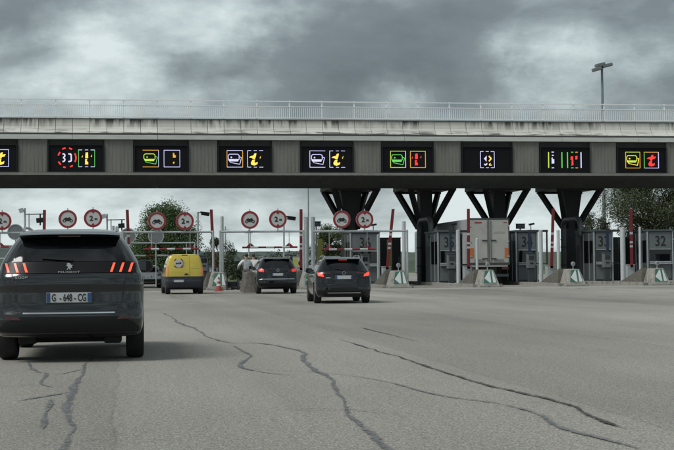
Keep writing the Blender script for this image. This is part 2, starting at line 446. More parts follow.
def strip(pts, widths, z, seed, jag=0.35):
    rnd = random.Random(seed)
    P = []
    Q = [Vector(p) for p in pts]
    for i in range(len(Q) - 1):                            # smooth curve through the points
        p0, p1, p2, p3 = Q[max(i - 1, 0)], Q[i], Q[i + 1], Q[min(i + 2, len(Q) - 1)]
        n = max(3, int((p2 - p1).length / 0.05))
        for k in range(n):
            t = k / n
            P.append(.5 * ((2 * p1) + (p2 - p0) * t + (2 * p0 - 5 * p1 + 4 * p2 - p3) * t * t + (3 * p1 - p0 - 3 * p2 + p3) * t ** 3))
    P.append(Q[-1])
    n = len(P); vs = []; fs = []
    def fbm(ph):
        f = [(rnd.uniform(.03, .06), rnd.uniform(0, 6.28), .6), (rnd.uniform(.09, .16), rnd.uniform(0, 6.28), .28), (rnd.uniform(.22, .4), rnd.uniform(0, 6.28), .12)]
        return lambda i: sum(a * math.sin(w * i + p) for w, p, a in f)
    fc, fl, fr = fbm(0), fbm(1), fbm(2)
    for i, p in enumerate(P):
        d = (P[min(i + 1, n - 1)] - P[max(i - 1, 0)]).normalized(); nn = Vector((-d.y, d.x))
        t = i / max(1, n - 1) * (len(widths) - 1); k = min(int(t), len(widths) - 2)
        w = widths[k] + (widths[k + 1] - widths[k]) * (t - k)
        e_ = min(1.0, (min(i, n - 1 - i) + .4) / 5)
        wl = w * 0.5 * e_ * max(.15, 1 + jag * 1.2 * fl(i) + rnd.uniform(-.05, .05)); wr = w * 0.5 * e_ * max(.15, 1 + jag * 1.2 * fr(i) + rnd.uniform(-.05, .05))
        c = p + nn * fc(i) * w * (.5 + jag)
        for k_, q in ((1.65, wl), (.35, wl), (-.35, wr), (-1.65, wr)):
            a = c + nn * q * k_; vs.append((a.x, a.y, z))
        if i:
            for k in range(3): fs.append((4 * i - 4 + k, 4 * i - 3 + k, 4 * i + 1 + k, 4 * i + k))
    return MB().add(vs, fs)
def lay(mb, name, m):
    me = bpy.data.meshes.new(name); me.from_pydata(mb.v, [], mb.f); me.materials.append(m)
    at = me.attributes.new('core', 'FLOAT', 'POINT'); at.data.foreach_set('value', [0.0 if k % 4 in (0, 3) else 1.0 for k in range(len(mb.v))])
    return link(name, me, road)
def fray(m, lo, hi):
    """worn edge: the sealing band breaks up into the road grain where it is thin"""
    t = m.node_tree; p = t.nodes['Principled BSDF']
    a = t.nodes.new('ShaderNodeAttribute'); a.attribute_name = 'core'
    g = t.nodes.new('ShaderNodeNewGeometry')
    def nz(sc, d):
        n = t.nodes.new('ShaderNodeTexNoise'); n.inputs['Scale'].default_value = sc; n.inputs['Detail'].default_value = d; n.inputs['Roughness'].default_value = .7
        t.links.new(g.outputs['Position'], n.inputs['Vector']); return n.outputs['Fac']
    def mt(o, x, y):
        n = t.nodes.new('ShaderNodeMath'); n.operation = o
        for i, v in enumerate((x, y)):
            if isinstance(v, (int, float)): n.inputs[i].default_value = v
            else: t.links.new(v, n.inputs[i])
        return n.outputs[0]
    v = mt('ADD', mt('MULTIPLY', a.outputs['Fac'], .62), mt('ADD', mt('MULTIPLY', nz(34, 5), 1.7), mt('MULTIPLY', nz(3.2, 3), 1.2)))
    r = t.nodes.new('ShaderNodeMapRange'); r.inputs[1].default_value = lo; r.inputs[2].default_value = hi
    t.links.new(v, r.inputs[0]); t.links.new(r.outputs[0], p.inputs['Alpha'])
fray(TAR, 1.70, 2.16); fray(CRACKD, 1.68, 2.0)
seals = [
    ([(-0.38, 18.0), (-0.40, 17.54), (-0.46, 16.47), (-0.47, 15.06), (-0.45, 13.18), (-0.43, 11.72), (-0.42, 10.21), (-0.40, 8.8), (-0.38, 7.0)], [.04, .05, .07, .08, .09]),
    ([(-1.16, 17.6), (-0.96, 15.64), (-0.85, 15.31), (-0.82, 13.97), (-0.68, 13.46)], [.03, .05, .03]),
    ([(-0.47, 15.9), (-0.68, 15.27), (-0.92, 15.32)], [.05, .03, .04]),
    ([(-0.47, 12.97), (-0.65, 12.51), (-0.9, 12.09)], [.04, .09, .03]),
    ([(-0.65, 12.32), (-0.61, 10.96), (-0.57, 9.93)], [.02, .07, .02, .05, .01]),
    ([(1.0, 36), (1.1, 31.0), (1.27, 25.72), (1.51, 21.31), (1.97, 20.57), (2.29, 18.43), (2.09, 15.91), (2.01, 14.11), (1.81, 11.8), (1.72, 10.63), (1.65, 9.73), (1.61, 9.03), (1.57, 8.2)], [.05, .05, .07, .06, .07, .07, .06, .06]),
    ([(1.57, 20.15), (1.54, 17.99), (1.31, 15.97), (1.43, 14.98), (1.75, 14.32)], [.05, .06, .05, .03]),
    ([(1.26, 15.49), (1.85, 14.87), (2.2, 14.34), (2.46, 13.47), (2.69, 11.86), (2.98, 10.97), (3.05, 10.09), (2.93, 9.13), (2.97, 8.55), (3.01, 8.05)], [.02, .03, .03, .05, .06, .06]),
]
for i, (pts, w) in enumerate(seals):
    lay(strip(pts, [q * .86 for q in w], 0.004 + 0.0006 * i, i, .6), 'crack_seal', TAR)
opens = [
    ([(3.27, 21.5), (3.29, 20.15), (3.25, 18.14), (3.36, 17.03), (3.32, 14.61), (3.31, 12.89), (3.36, 11.41), (3.42, 10.53), (3.36, 9.66), (3.38, 9.08)], [.012, .03, .06, .025, .03, .03, .03, .05, .06, .05], 0.9),
    ([(1.11, 10.93), (1.68, 10.72), (2.17, 10.22)], [.006, .016, .006], 0.6),
    ([(4.29, 25.5), (4.3, 23.04), (4.33, 20.38)], [.02, .03, .015], 0.6),
    ([(1.97, 12.9), (2.4, 12.75), (2.9, 12.9)], [.008, .014, .004], 0.6),
    ([(-1.5, 13.6), (-.9, 13.75), (-.5, 13.5)], [.006, .012, .006], 0.6),
    ([(1.62, 21.3), (1.3, 21.9), (.9, 22.1)], [.012, .02, .006], 0.6),
]
for i, (pts, w, j) in enumerate(opens):
    lay(strip(pts, w, 0.0105 + 0.0006 * i, 40 + i, j), 'open_crack', CRACKD)

FARTREE = mat('far_wood', (0.055, 0.075, 0.050), 0.95, var=0.35, scale=0.05)
def ridge(name, y, x0, x1, h0, amp, seed, m, depth=120):
    rnd = random.Random(seed); n = 240; vs = []; fs = []
    ph = [rnd.uniform(0, 9) for _ in range(8)]
    for i in range(n + 1):
        x = x0 + (x1 - x0) * i / n; u = i / n * 40
        h = h0 + amp * (math.sin(u * .21 + ph[0]) + .6 * math.sin(u * .53 + ph[1]) + .25 * math.sin(u * 1.7 + ph[2])) * .5
        for k, (dy, g) in enumerate(((0, 0), (depth * .35, .62), (depth * .8, .95), (depth, 1.0), (depth * 1.8, 0.0))):
            vs.append((x + rnd.uniform(-1, 1) * 2, y + dy, max(-0.3, h * g + (rnd.uniform(-.5, 1.0) * amp * .22 if 0 < k < 4 else 0) - (0.3 if g == 0 else 0))))
    for i in range(n):
        for k in range(4): fs.append((i * 5 + k, (i + 1) * 5 + k, (i + 1) * 5 + k + 1, i * 5 + k + 1))
    return structure(MB().add(vs, fs).build(name, m))
ridge('hills', 1500, -1600, 2400, 24, 8, 5, mat('haze_tinted_hill_wood', (0.05, 0.07, 0.065), 0.95, var=0.3, scale=0.02), 260)  # bluish tint paints distance haze into the colour of the hills
ridge('far_treeline', 420, -500, 800, 6.0, 3.0, 8, FARTREE, 40)

# ------------------------------------------------------------------ toll gantry
GX0, GX1, GY = -28.0, 58.0, 84.0
gantry = thing('toll_gantry', 'long grey concrete toll gantry bridge with white railing spanning all lanes', 'gantry', (0, 0, 0))
# gallery box behind the fascia (dark) and inverted-trapezoid soffit
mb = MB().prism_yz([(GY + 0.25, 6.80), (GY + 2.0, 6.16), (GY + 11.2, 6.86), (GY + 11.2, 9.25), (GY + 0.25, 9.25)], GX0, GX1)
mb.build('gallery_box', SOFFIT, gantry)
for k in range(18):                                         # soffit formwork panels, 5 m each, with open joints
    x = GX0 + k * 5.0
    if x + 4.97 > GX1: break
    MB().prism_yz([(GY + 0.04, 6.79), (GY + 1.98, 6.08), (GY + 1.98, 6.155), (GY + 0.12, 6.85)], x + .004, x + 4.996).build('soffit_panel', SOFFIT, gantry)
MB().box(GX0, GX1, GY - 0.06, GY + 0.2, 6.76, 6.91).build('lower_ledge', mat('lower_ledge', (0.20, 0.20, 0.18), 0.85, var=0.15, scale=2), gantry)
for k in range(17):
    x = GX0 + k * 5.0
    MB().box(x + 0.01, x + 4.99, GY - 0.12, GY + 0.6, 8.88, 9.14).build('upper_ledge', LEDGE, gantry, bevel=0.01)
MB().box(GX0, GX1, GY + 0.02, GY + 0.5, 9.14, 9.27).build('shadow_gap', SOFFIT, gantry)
# flared parapet panels, one metre each
prof = [(GY + 0.02, 9.27), (GY + 0.05, 9.31), (GY + 0.16, 9.40), (GY + 0.32, 9.52), (GY + 0.44, 9.68), (GY + 0.50, 9.90), (GY + 0.52, 10.15), (GY + 0.70, 10.15), (GY + 0.70, 9.27)]
pm = MB().prism_yz([(y - GY, z) for y, z in prof], 0.012, 0.988).mesh('parapet_panel', PARAPET)
rnd = random.Random(4)
for k in range(int(GX1 - GX0)):
    o = link('parapet_panel', pm, gantry); o.location = (GX0 + k, GY + rnd.uniform(-.008, .008), rnd.uniform(-.006, .006))
MB().box(GX0, GX1, GY + 0.46, GY + 0.76, 10.155, 10.20).build('coping', mat('coping', (0.10, 0.105, 0.10), 0.85, var=0.2), gantry)
MB().box(GX0, GX1, GY + 0.71, GY + 0.78, 9.3, 10.14).build('joint_light_stop', SOFFIT, gantry)  # added dark strip, keeps light from showing through the panel joints
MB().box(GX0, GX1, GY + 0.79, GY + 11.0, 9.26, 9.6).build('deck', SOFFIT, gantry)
MB().box(GX0, GX1, GY + 10.7, GY + 11.0, 9.6, 10.2).build('rear_parapet', CONC, gantry)
# railing
RY = GY + 0.62
for nm, z, h in (('top_rail', 11.31, 0.06), ('middle_rail', 11.0, 0.04), ('bottom_rail', 10.30, 0.05)):
    MB().box(GX0, GX1, RY - .03, RY + .03, z - h / 2, z + h / 2).build(nm, RAILP, gantry)
post = MB().box(-.035, .035, -.05, .02, 10.2, 11.36).mesh('railing_post', RAILP)
bal = MB()
for i in range(1, 16):
    x = i * 0.125
    bal.box(x - .017, x + .017, -.012, .012, 10.3, 11.0)
balm = bal.mesh('balusters', RAILP)
for k in range(int((GX1 - GX0) / 2) + 1):
    o = link('railing_post', post, gantry); o.location = (GX0 + 2 * k, RY + .045, 0)
    if GX0 + 2 * k < GX1 - 1:
        o = link('balusters', balm, gantry); o.location = (GX0 + 2 * k, RY, 0); o['kind'] = 'stuff'
# variable message signs sit in the fascia every 5 m; ribbed concrete panels between them
LANES = [-17.8, -12.8, -7.8, -2.8, 2.2, 7.2, 12.2, 17.2, 22.2, 27.2, 32.2, 37.2, 42.2]
BW = 1.63
def fascia(x0, x1):
    o = MB()
    w = x1 - x0
    # sheet folded along its diagonal, then thin board-marked ribs
    z0, z1 = 6.915, 8.875
    y = GY + 0.05
    o.add([(x0, y, z0), (x1, y + .02, z0), (x1, y, z1), (x0, y + .02, z1), (x0, y + .2, z0), (x1, y + .2, z0), (x1, y + .2, z1), (x0, y + .2, z1)],
          [(0, 1, 2), (0, 2, 3), (4, 7, 6, 5), (0, 4, 5, 1), (1, 5, 6, 2), (2, 6, 7, 3), (3, 7, 4, 0)])
    n = 7
    for i in range(n):
        a = x0 + .05 + (w - .1) * (i + .18) / n; b = x0 + .05 + (w - .1) * (i + .82) / n
        o.box(a, b, y - .004, y + .03, z0 + .03, z1 - .03)
    o.build('fascia_panel', CONC, gantry)
edges = []
for i in range(len(LANES) - 1): fascia(LANES[i] + BW + .03, LANES[i + 1] - BW - .03)

LED = {}
def led(c):
    if c not in LED:
        LED[c] = mat('led_' + c, {'red': (1, .035, .03), 'yellow': (1, .66, .10), 'white': (.62, .60, .95), 'green': (.12, .62, .10), 'lime': (.55, .72, .08), 'orange': (.85, .42, .05)}[c], 0.5,
                     emit={'red': .5, 'yellow': .46, 'white': .4, 'green': .34, 'lime': .34, 'orange': .3}[c])
    return LED[c]
def poly_line(mb, pts, t, closed=False):
    P = list(pts) + ([pts[0]] if closed else [])
    for a, b in zip(P[:-1], P[1:]): mb.bar((a[0], 0, a[1]), (b[0], 0, b[1]), t, t)
class Glyph:
    def __init__(s): s.g = {}
    def m(s, c):                                           # every stroke of LEDs is a piece of its own
        m = MB(); s.g.setdefault(c, []).append(m); return m
    def line(s, c, pts, t=0.05, closed=False): poly_line(s.m(c), pts, t, closed)
    def fill(s, c, pts): s.m(c).prism_xz(pts, -0.01, 0.01)
def frame(g, cx, hw=0.47, h=0.50, L='white', R_='white', T='white', B='white', dash=False, only=None):
    t = 0.029
    if L: g.line(L, [(cx - hw, -h), (cx - hw, h)], t)
    if R_: g.line(R_, [(cx + hw, -h), (cx + hw, h)], t)
    for c, z in ((T, h), (B, -h)):
        if not c: continue
        if dash:
            for a, b in ((-1, -.55), (-.2, .2), (.5, 1.0)): g.line(c, [(cx + a * hw, z), (cx + b * hw, z)], t)
        else: g.line(c, [(cx - hw, z), (cx + hw, z)], t)
def cards(g, cx, c, c2=None):
    c2 = c2 or c
    a = [(-.40, .20), (-.32, .28), (.18, .28), (.26, .20), (.26, -.02), (.18, -.10), (-.30, -.10), (-.40, .0)]
    g.line(c, [(cx + x, z) for x, z in a], 0.038, True)
    g.line(c, [(cx - .34, -.09), (cx + .2, -.09)], 0.13)
    g.line(c2, [(cx - .38, -.06), (cx - .26, -.22), (cx + .30, -.33), (cx + .40, .08), (cx + .28, .12)], 0.034)
    g.fill(c2, [(cx - .25, .13), (cx - .17, .13), (cx - .17, .05), (cx - .25, .05)])
def tee(g, cx, c, part='all'):
    top = [(-.30, .08), (-.22, .16), (-.04, .20), (.02, .32), (.14, .34), (.12, .20), (.30, .24), (.24, .10), (.08, .06), (.04, -.02), (-.08, .0), (-.12, .06)]
    bot = [(-.10, -.06), (.06, -.04), (.02, -.18), (.08, -.24), (.22, -.18), (.20, -.32), (.02, -.40), (-.16, -.36), (-.20, -.24)]
    if part == 'cut':
        top = [p for p in top if p[0] < .15] ; bot = [p for p in bot]
        g.fill(c, [(cx + .34, .06), (cx + .42, .20), (cx + .38, .02)])
    if part == 'stem':
        top = [(-.06, .34), (.08, .36), (.09, .02), (-.08, .02)]; bot = [(-.08, -.04), (.04, -.04), (.0, -.16), (.09, -.22), (.09, -.36), (-.09, -.36)]
        g.fill(c, [(cx + .24, .10), (cx + .32, .22), (cx + .30, .08)]); g.fill(c, [(cx - .30, .06), (cx - .22, .18), (cx - .24, .06)])
    if part == 'bits':
        top = [(-.04, .34), (.04, .34), (.05, .22), (.14, .18), (.12, .06), (-.04, .06)]; bot = [(-.04, -.2), (.04, -.18), (.06, -.26), (.0, -.32), (-.04, -.28)]
    g.fill(c, [(cx + x, z) for x, z in top]); g.fill(c, [(cx + x, z) for x, z in bot])
def board(x, label, draw):
    t = thing('message_sign', label, 'led sign', (x, GY, 7.75), 0, 'lane message signs on the gantry')
    h = 0.83
    MB().box(-BW + .06, BW - .06, 0.03, 0.24, -h + .03, h - .03).build('screen', mat('led_screen', (0.004, 0.0045, 0.006), 0.6, spec=.2), t)
    f = MB()
    for a in ((-BW, BW, h - .07, h), (-BW, BW, -h, -h + .07)): f.box(a[0], a[1], -.05, .245, a[2], a[3])
    for s in (-1, 1): f.box(min(s * BW, s * (BW - .07)), max(s * BW, s * (BW - .07)), -.05, .245, -h + .07, h - .07)
    f.build('housing', mat('sign_housing', (0.008, 0.009, 0.010), 0.6, spec=.3), t)
    g = Glyph(); draw(g)
    for c, ms in g.g.items():
        for m in ms:
            o = m.build('led_stroke', led(c), t); o.location = (0, 0.012, 0)
    return t
CXL, CXR = -0.60, 0.64
def d_left(g): frame(g, CXL, L='white', R_='white'); cards(g, CXL, 'white'); frame(g, CXR); tee(g, CXR, 'yellow')
def d30(g):
    c = (-.52, .03)
    for a in ((-28, 30, .52), (60, 78, .58), (98, 118, .58), (140, 165, .52), (205, 228, .54), (248, 262, .58), (288, 306, .56)): g.m('red').ring_y(c, a[2] - .04, a[2] + .04, -.01, .01, a[0], a[1], 8)
    g.line('white', [(-.78, .26), (-.66, .24), (-.64, .12), (-.74, .04), (-.64, -.04), (-.66, -.16), (-.78, -.2)], .075)
    g.line('white', [(-.44, .26), (-.28, .24), (-.27, -.16), (-.44, -.2)], .075)
    frame(g, CXR - .02, L='green', R_='green', dash=True); tee(g, CXR - .02, 'yellow', 'stem')
def d3(g): frame(g, CXL - .02, L=None, R_='white', T='orange', B='orange'); cards(g, CXL - .02, 'lime', 'green'); frame(g, CXR, L='white', R_='white', T='white', B='white'); tee(g, CXR + .1, 'orange', 'bits')
def d4(g): frame(g, CXL, L='orange', R_='orange'); cards(g, CXL, 'white'); frame(g, CXR, R_=None, dash=True); tee(g, CXR - .08, 'yellow', 'cut')
def d5(g): frame(g, CXL + .02, R_=None); cards(g, CXL + .05, 'white'); frame(g, CXR, R_=None, dash=True); tee(g, CXR - .05, 'yellow', 'cut')
def d6(g): frame(g, CXL, L='lime', R_='white', T='lime', B='lime'); cards(g, CXL, 'green', 'green'); frame(g, CXR, L='orange', R_='orange', T='lime', B='orange'); tee(g, CXR - .1, 'red', 'stem')
def d7(g):
    frame(g, .02, hw=.44, L='white', R_='white', dash=True)
    g.fill('white', [(-.20, .06), (-.02, .24), (-.04, -.12)]); g.line('white', [(-.18, -.28), (-.10, -.34), (.0, -.24)], .07)
    g.line('yellow', [(.12, .22), (.26, .06), (.12, -.1)], .07); g.line('yellow', [(.2, -.22), (.14, -.34), (.28, -.34)], .05)
def d8(g):
    g.line('lime', [(-1.06, -.5), (-1.06, .48)], .05); g.line('white', [(-.86, -.5), (-.72, -.5)], .05); g.line('white', [(-.86, .48), (-.72, .48)], .05)
    g.line('white', [(-.84, .28), (-.74, .28)], .06); g.fill('white', [(-.86, .14), (-.80, .14), (-.80, .04), (-.70, .04), (-.70, -.22), (-.86, -.24)])
    g.line('green', [(-.2, -.5), (-.2, .48)], .05); g.line('green', [(.16, -.5), (.16, .48)], .05)
    for c, x in (('green', .40), ('orange', .68)):
        for z in (-.5, .48): g.line(c, [(x, z), (x + .14, z)], .045)
    g.fill('red', [(.38, .22), (.52, .22), (.54, -.32), (.42, -.36), (.44, .0), (.36, .02)]); g.fill('red', [(.68, .24), (.80, .26), (.80, .04), (.68, .02)])
    g.line('white', [(1.04, -.5), (1.04, .48)], .05)
def d9(g): frame(g, CXL + .02, L='orange', R_='orange', T='lime', B='orange'); cards(g, CXL + .02, 'lime', 'yellow'); frame(g, CXR, L='green', R_='white', T='orange', B='white'); tee(g, CXR, 'red')
BOARDS = [(-7.8, 'lane sign at the left frame edge with yellow t in a white frame', d_left),
          (-2.8, 'lane sign with broken red circle around white 30', d30),
          (2.2, 'lane sign with green card symbol and dotted orange mark in white frame', d3),
          (7.2, 'lane sign with white card symbol in an orange frame', d4),
          (12.2, 'lane sign with white cards in a white frame and yellow t', d5),
          (17.2, 'lane sign with green card symbol and red stem in orange frame', d6),
          (22.2, 'lane sign showing a single narrow white and yellow arrow symbol', d7),
          (27.2, 'lane sign with thin broken green vertical lines and red fragment', d8),
          (32.2, 'lane sign with lime card symbol and full red t at right end', d9)]
for x, lb, d in BOARDS: board(x, lb, d)

# columns: dark trunk that flares under the deck, four raking struts each
def column(x, wide):
    c = MB()
    lv = [(0.0, .40, .42), (2.6, .40, .42), (3.9, .40, .44), (6.3, wide, .46)]
    vs = []; fs = []
    for z, a, b in lv: vs += [(x - a, 91 - b, z), (x + a, 91 - b, z), (x + a, 91 + b, z), (x - a, 91 + b, z)]
    for i in range(3):
        for k in range(4): fs.append((i * 4 + k, i * 4 + (k + 1) % 4, i * 4 + 4 + (k + 1) % 4, i * 4 + 4 + k))
    fs += [(3, 2, 1, 0), (12, 13, 14, 15)]
    o = c.add(vs, fs).build('column', STEELD, gantry)
    for sx in (-1, 1):
        for sy in (-1, 1):
            MB().bar((x + sx * .36, 91 + sy * .4, 3.75), (x + sx * 1.42, 91 + sy * 2.2, 6.24), .30, .30).build('strut', STEELD, o)
    MB().box(x - 1.66, x + 1.66, 88.55, 93.45, 6.24, 6.62).build('head_slab', STEELD, o)
    MB().bar((x - 1.6, 88.8, 6.20), (x + 1.6, 88.8, 6.20), .3, .18).build('head_beam', STEELD, o)
    MB().bar((x - 1.6, 93.2, 6.20), (x + 1.6, 93.2, 6.20), .3, .18).build('head_beam', STEELD, o)
for x, w in ((14.75, .72), (19.75, .42), (24.75, .42), (29.75, .72), (44.75, .42), (49.75, .42)): column(x, w)

# ------------------------------------------------------------------ islands and noses
ISL = [(-10.2, None), (-5.2, None), (-.25, None), (4.95, None), (9.9, None), (14.75, '36'), (19.75, '35'), (24.65, '34'), (29.55, '33'), (34.5, '32')]
ISN = {-10.2: 'at far left', -5.2: 'left of the large dark car', -.25: 'behind the large dark car', 4.95: 'beside the yellow van', 9.9: 'between the two queuing dark cars',
       14.75: 'right of the nearer estate car', 19.75: 'in front of the white lorry', 24.65: 'below the second bent duct', 29.55: 'nearest the right frame edge', 34.5: 'beyond the right frame edge'}
for x, nb in ISL:
    w = .72
    outl = []
    for i in range(9):
        t = math.pi * i / 8; outl.append((x - w * math.cos(t), 75.0 - w * math.sin(t)))
    outl += [(x + w, 101), (x - w, 101)]
    n = len(outl)
    vs = [(a, b, -.05) for a, b in outl] + [(a, b, .16) for a, b in outl]
    o = MB().add(vs, [tuple(range(n, 2 * n))] + [(i, (i + 1) % n, (i + 1) % n + n, i + n) for i in range(n)]).build('traffic_island', ISLE, None, bevel=.02)
    structure(o)
    for k in range(9):                                    # kerb stones along both long edges, open joints
        for s in (-1, 1):
            y0 = 75.0 + k * 1.5
            MB().box(min(x + s * w, x + s * (w + .14)), max(x + s * w, x + s * (w + .14)), y0 + .012, y0 + 1.488, -.02, .185).build('kerb_stone', NOSEC, o, bevel=.015)
    # sloping cobbled ramp behind the nose
    MB().add([(x - .62, 75.8, .16), (x + .62, 75.8, .16), (x + .62, 79.4, .16), (x - .62, 79.4, .16), (x - .5, 76.0, .98), (x + .5, 76.0, .98), (x + .5, 79.2, .22), (x - .5, 79.2, .22)],
             [(4, 5, 6, 7), (0, 1, 5, 4), (1, 2, 6, 5), (2, 3, 7, 6), (3, 0, 4, 7)]).build('ramp', RAMP, o)
    if x < -9: continue
    t = thing('island_nose', 'arrow marked concrete nose block ' + ISN[x], 'barrier block', (x, 75.0, 0), 0, 'concrete nose blocks')
    bw, tw = .68, .40
    t.scale = (.80, 1, .98)
    MB().add([(-bw, -.62, .10), (bw, -.62, .10), (bw, .75, .10), (-bw, .75, .10), (-tw, -.18, .97), (tw, -.18, .97), (tw, .7, .97), (-tw, .7, .97)],
             [(3, 2, 1, 0), (4, 5, 6, 7), (0, 1, 5, 4), (1, 2, 6, 5), (2, 3, 7, 6), (3, 0, 4, 7)]).build('block', NOSEC, t, bevel=.04)
    MB().box(-.80, .80, -.78, .8, -.02, .13).build('foot', NOSEC, t, bevel=.03)
    # green plate on the sloping front with a white arrow pointing down-left
    def sl(px_, pz, off):                                  # point on the sloping front face
        k = (pz - .10) / .87
        return (px_, -.62 + .44 * k - off, pz)
    def plate(poly, off, mt, nm):
        f = [sl(a, b, off) for a, b in poly]; g = [sl(a, b, off - .012) for a, b in poly]; n = len(poly)
        MB().add(f + g, [tuple(range(n)), tuple(reversed(range(n, 2 * n)))] + [(i, i + n, (i + 1) % n + n, (i + 1) % n) for i in range(n)]).build(nm, mt, t)
    plate([(-.44, .24), (.50, .24), (.36, .93), (-.24, .93)], .018, GREENP, 'arrow_plate')
    plate([(-.34, .50), (.04, .90), (.10, .90), (.10, .26), (-.02, .26)], .026, SIGNWHITE, 'arrow')
    plate([(.22, .26), (.46, .26), (.32, .90), (.24, .90)], .026, SIGNWHITE, 'arrow_band')
    if x > 12:                                             # round lamp on a short stem on top of the block
        MB().cyl((.05, .1, .97), (.05, .1, 1.15), .03).build('lamp_stem', GALV, t)
        m = MB().ring_y((.05, 1.27), .0, .12, -.02, .18, n=20); m.build('lamp_head', GALV, t)
        MB().ring_y((.05, 1.27), .0, .085, -.035, -.01, n=20).build('lamp_lens', SIGNBACK, t)

# ------------------------------------------------------------------ raised barriers
def barrier(x, label, lean=0.0, top=4.56):
    t = thing('raised_barrier', label, 'barrier', (x, 81.0, .16), 0, 'raised lane barriers')
    MB().box(-.24, .24, -.2, .24, 0, 1.0).build('cabinet', mat('cabinet_grey', (.33, .36, .37), .5, var=.12), t, bevel=.02)
    MB().box(-.26, .26, -.22, .26, 1.0, 1.05).build('cabinet_lid', GALV, t)
    z0, z1 = .85, top - .16
    segs = [(0, .34, REDP), (.34, .375, WHITEP), (.375, .41, REDP), (.41, .445, WHITEP), (.445, .56, REDP), (.56, .60, WHITEP), (.60, 1.0, REDP)]
    for a, b, m in segs:
        za, zb = z0 + (z1 - z0) * a, z0 + (z1 - z0) * b
        MB().prism_xz([(lean * a - .085, za), (lean * a + .085, za), (lean * b + .085, zb), (lean * b - .085, zb)], -.34, -.27).build('arm_stripe', m, t)
    MB().cyl((0, -.34, .9), (0, -.1, .9), .09).build('pivot', GALV, t, True)
for x, lb, ln in ((.3, 'raised red barrier between the large dark car and yellow van', -.12), (5.12, 'raised red barrier right of the yellow van', -.16), (10.15, 'raised dark red barrier behind the two queuing dark cars', .02),
                  (15.22, 'leaning raised red barrier just right of booth 36', .40), (20.12, 'raised red barrier left of the white lorry doors', .03), (25.2, 'raised red barrier left of the second bent duct', .15), (30.2, 'raised red barrier in front of the large dark tree at right', .0),
                  (-4.5, 'raised red barrier over the roof of the large dark car', .05)):
    barrier(x, lb, ln)

# ------------------------------------------------------------------ height-limit portals and round signs
def portal(xc, x0, x1, bar0, bar1, bz, where):
    t = thing('height_portal', 'grey pipe portal with hanging striped bar ' + where, 'height barrier', (0, 75.5, 0), 0, 'height limit portals')
    MB().cyl((x0, 0, 3.13), (x1, 0, 3.13), .055).build('crossbar', GALV, t, True)
    for x in (bar0 + .45, bar1 - .45):
        MB().cyl((x, .0, bz + .05), (x, .0, 3.11), .018, n=8).build('hanger', GALV, t)
        MB().prism_xz([(x - .22, bz + .05), (x + .22, bz + .05), (x + .04, bz + .22), (x - .04, bz + .22)], -.015, .015).build('hanger_bracket', REDP, t)
    n = 7; d = (bar1 - bar0) / n
    b = MB().cyl((bar0, 0, bz), (bar1, 0, bz), .052, n=12).build('hanging_bar', REDP, t, True)
    for k in range(1, n, 2):
        MB().cyl((bar0 + k * d, 0, bz), (bar0 + (k + 1) * d, 0, bz), .056, n=12).build('white_stripe', WHITEP, b, True)
    for x in (x0 + .02, x1 - .02):
        MB().cyl((x, .0, .12), (x, .0, 3.2), .06).build('post', GALV, t, True)
portal(-7.5, -9.5, -5.3, -9.0, -6.0, 2.4, 'at the far left edge')
portal(-2.5, -4.9, -.35, -4.0, -1.0, 2.2, 'above the roof of the large dark car')
portal(2.5, -.1, 4.75, 1.0, 3.95, 2.22, 'above the yellow van')
portal(7.5, 5.1, 9.65, 6.3, 9.3, 2.28, 'above the rear dark car')
portal(12.3, 10.1, 15.4, 10.6, 13.6, 2.14, 'above the nearer dark estate car')

def sign(x, z, kind, label, r=.485):
    t = thing('round_sign', label, 'road sign', (x, 75.36, z), 0, 'round prohibition signs')
    MB().ring_y((0, 0), 0, r, 0, .03, n=44).build('disc', SIGNWHITE, t)
    MB().ring_y((0, 0), r * .76, r * .985, -.012, .002, n=44).build('red_ring', SIGNRED, t)
    MB().box(-.03, .03, .03, .09, -z + 3.14, .1).build('bracket', GALV, t)
    MB().cyl((0, .06, r - .02), (0, .06, r + .1), .03).build('top_clip', GALV, t)
    if kind == 'moto':
        m = MB(); k = r / .47
        for cx_ in (-.17, .17): m.ring_y((cx_ * k, -.08 * k), .045 * k, .085 * k, -.012, .002, n=20)
        m.prism_xz([(-.20 * k, .02 * k), (-.1 * k, .09 * k), (.0, .06 * k), (.10 * k, .10 * k), (.14 * k, .06 * k), (.19 * k, -.04 * k), (.12 * k, -.02 * k), (.06 * k, -.1 * k), (-.08 * k, -.1 * k), (-.12 * k, .0)], -.012, .002)
        m.build('motorcycle_symbol', BLACK, t)
    else:
        text('numeral', '2', .38, BLACK, t, (-.09, -.006, 0), .01, bold=.012)
        text('letter', 'm', .20, BLACK, t, (.15, -.006, -.04), .01, bold=.008)
        for s in (1, -1):
            MB().prism_xz([(-.12, s * .40), (.12, s * .40), (0, s * .25)], -.014, .002).build('triangle', BLACK if False else SIGNRED, t)
S = [(-2.95, 3.84, 'moto', 'left motorcycle ban sign above the roof of the large dark car'), (-1.63, 3.88, '2m', 'two metre sign above the roof of the large dark car'),
     (1.74, 3.72, 'moto', 'motorcycle ban sign in front of the dark tree'), (3.22, 3.71, '2m', 'two metre sign above the yellow van'),
     (6.71, 3.76, 'moto', 'motorcycle ban sign above the rear dark car'), (8.23, 3.80, '2m', 'two metre sign beside the security camera'),
     (11.73, 3.77, 'moto', 'motorcycle ban sign in front of the flared column'), (13.0, 3.76, '2m', 'two metre sign above booth number 36'),
     (-6.34, 3.75, '2m', 'round sign cut by the left frame edge')]
for a in S: sign(*a)
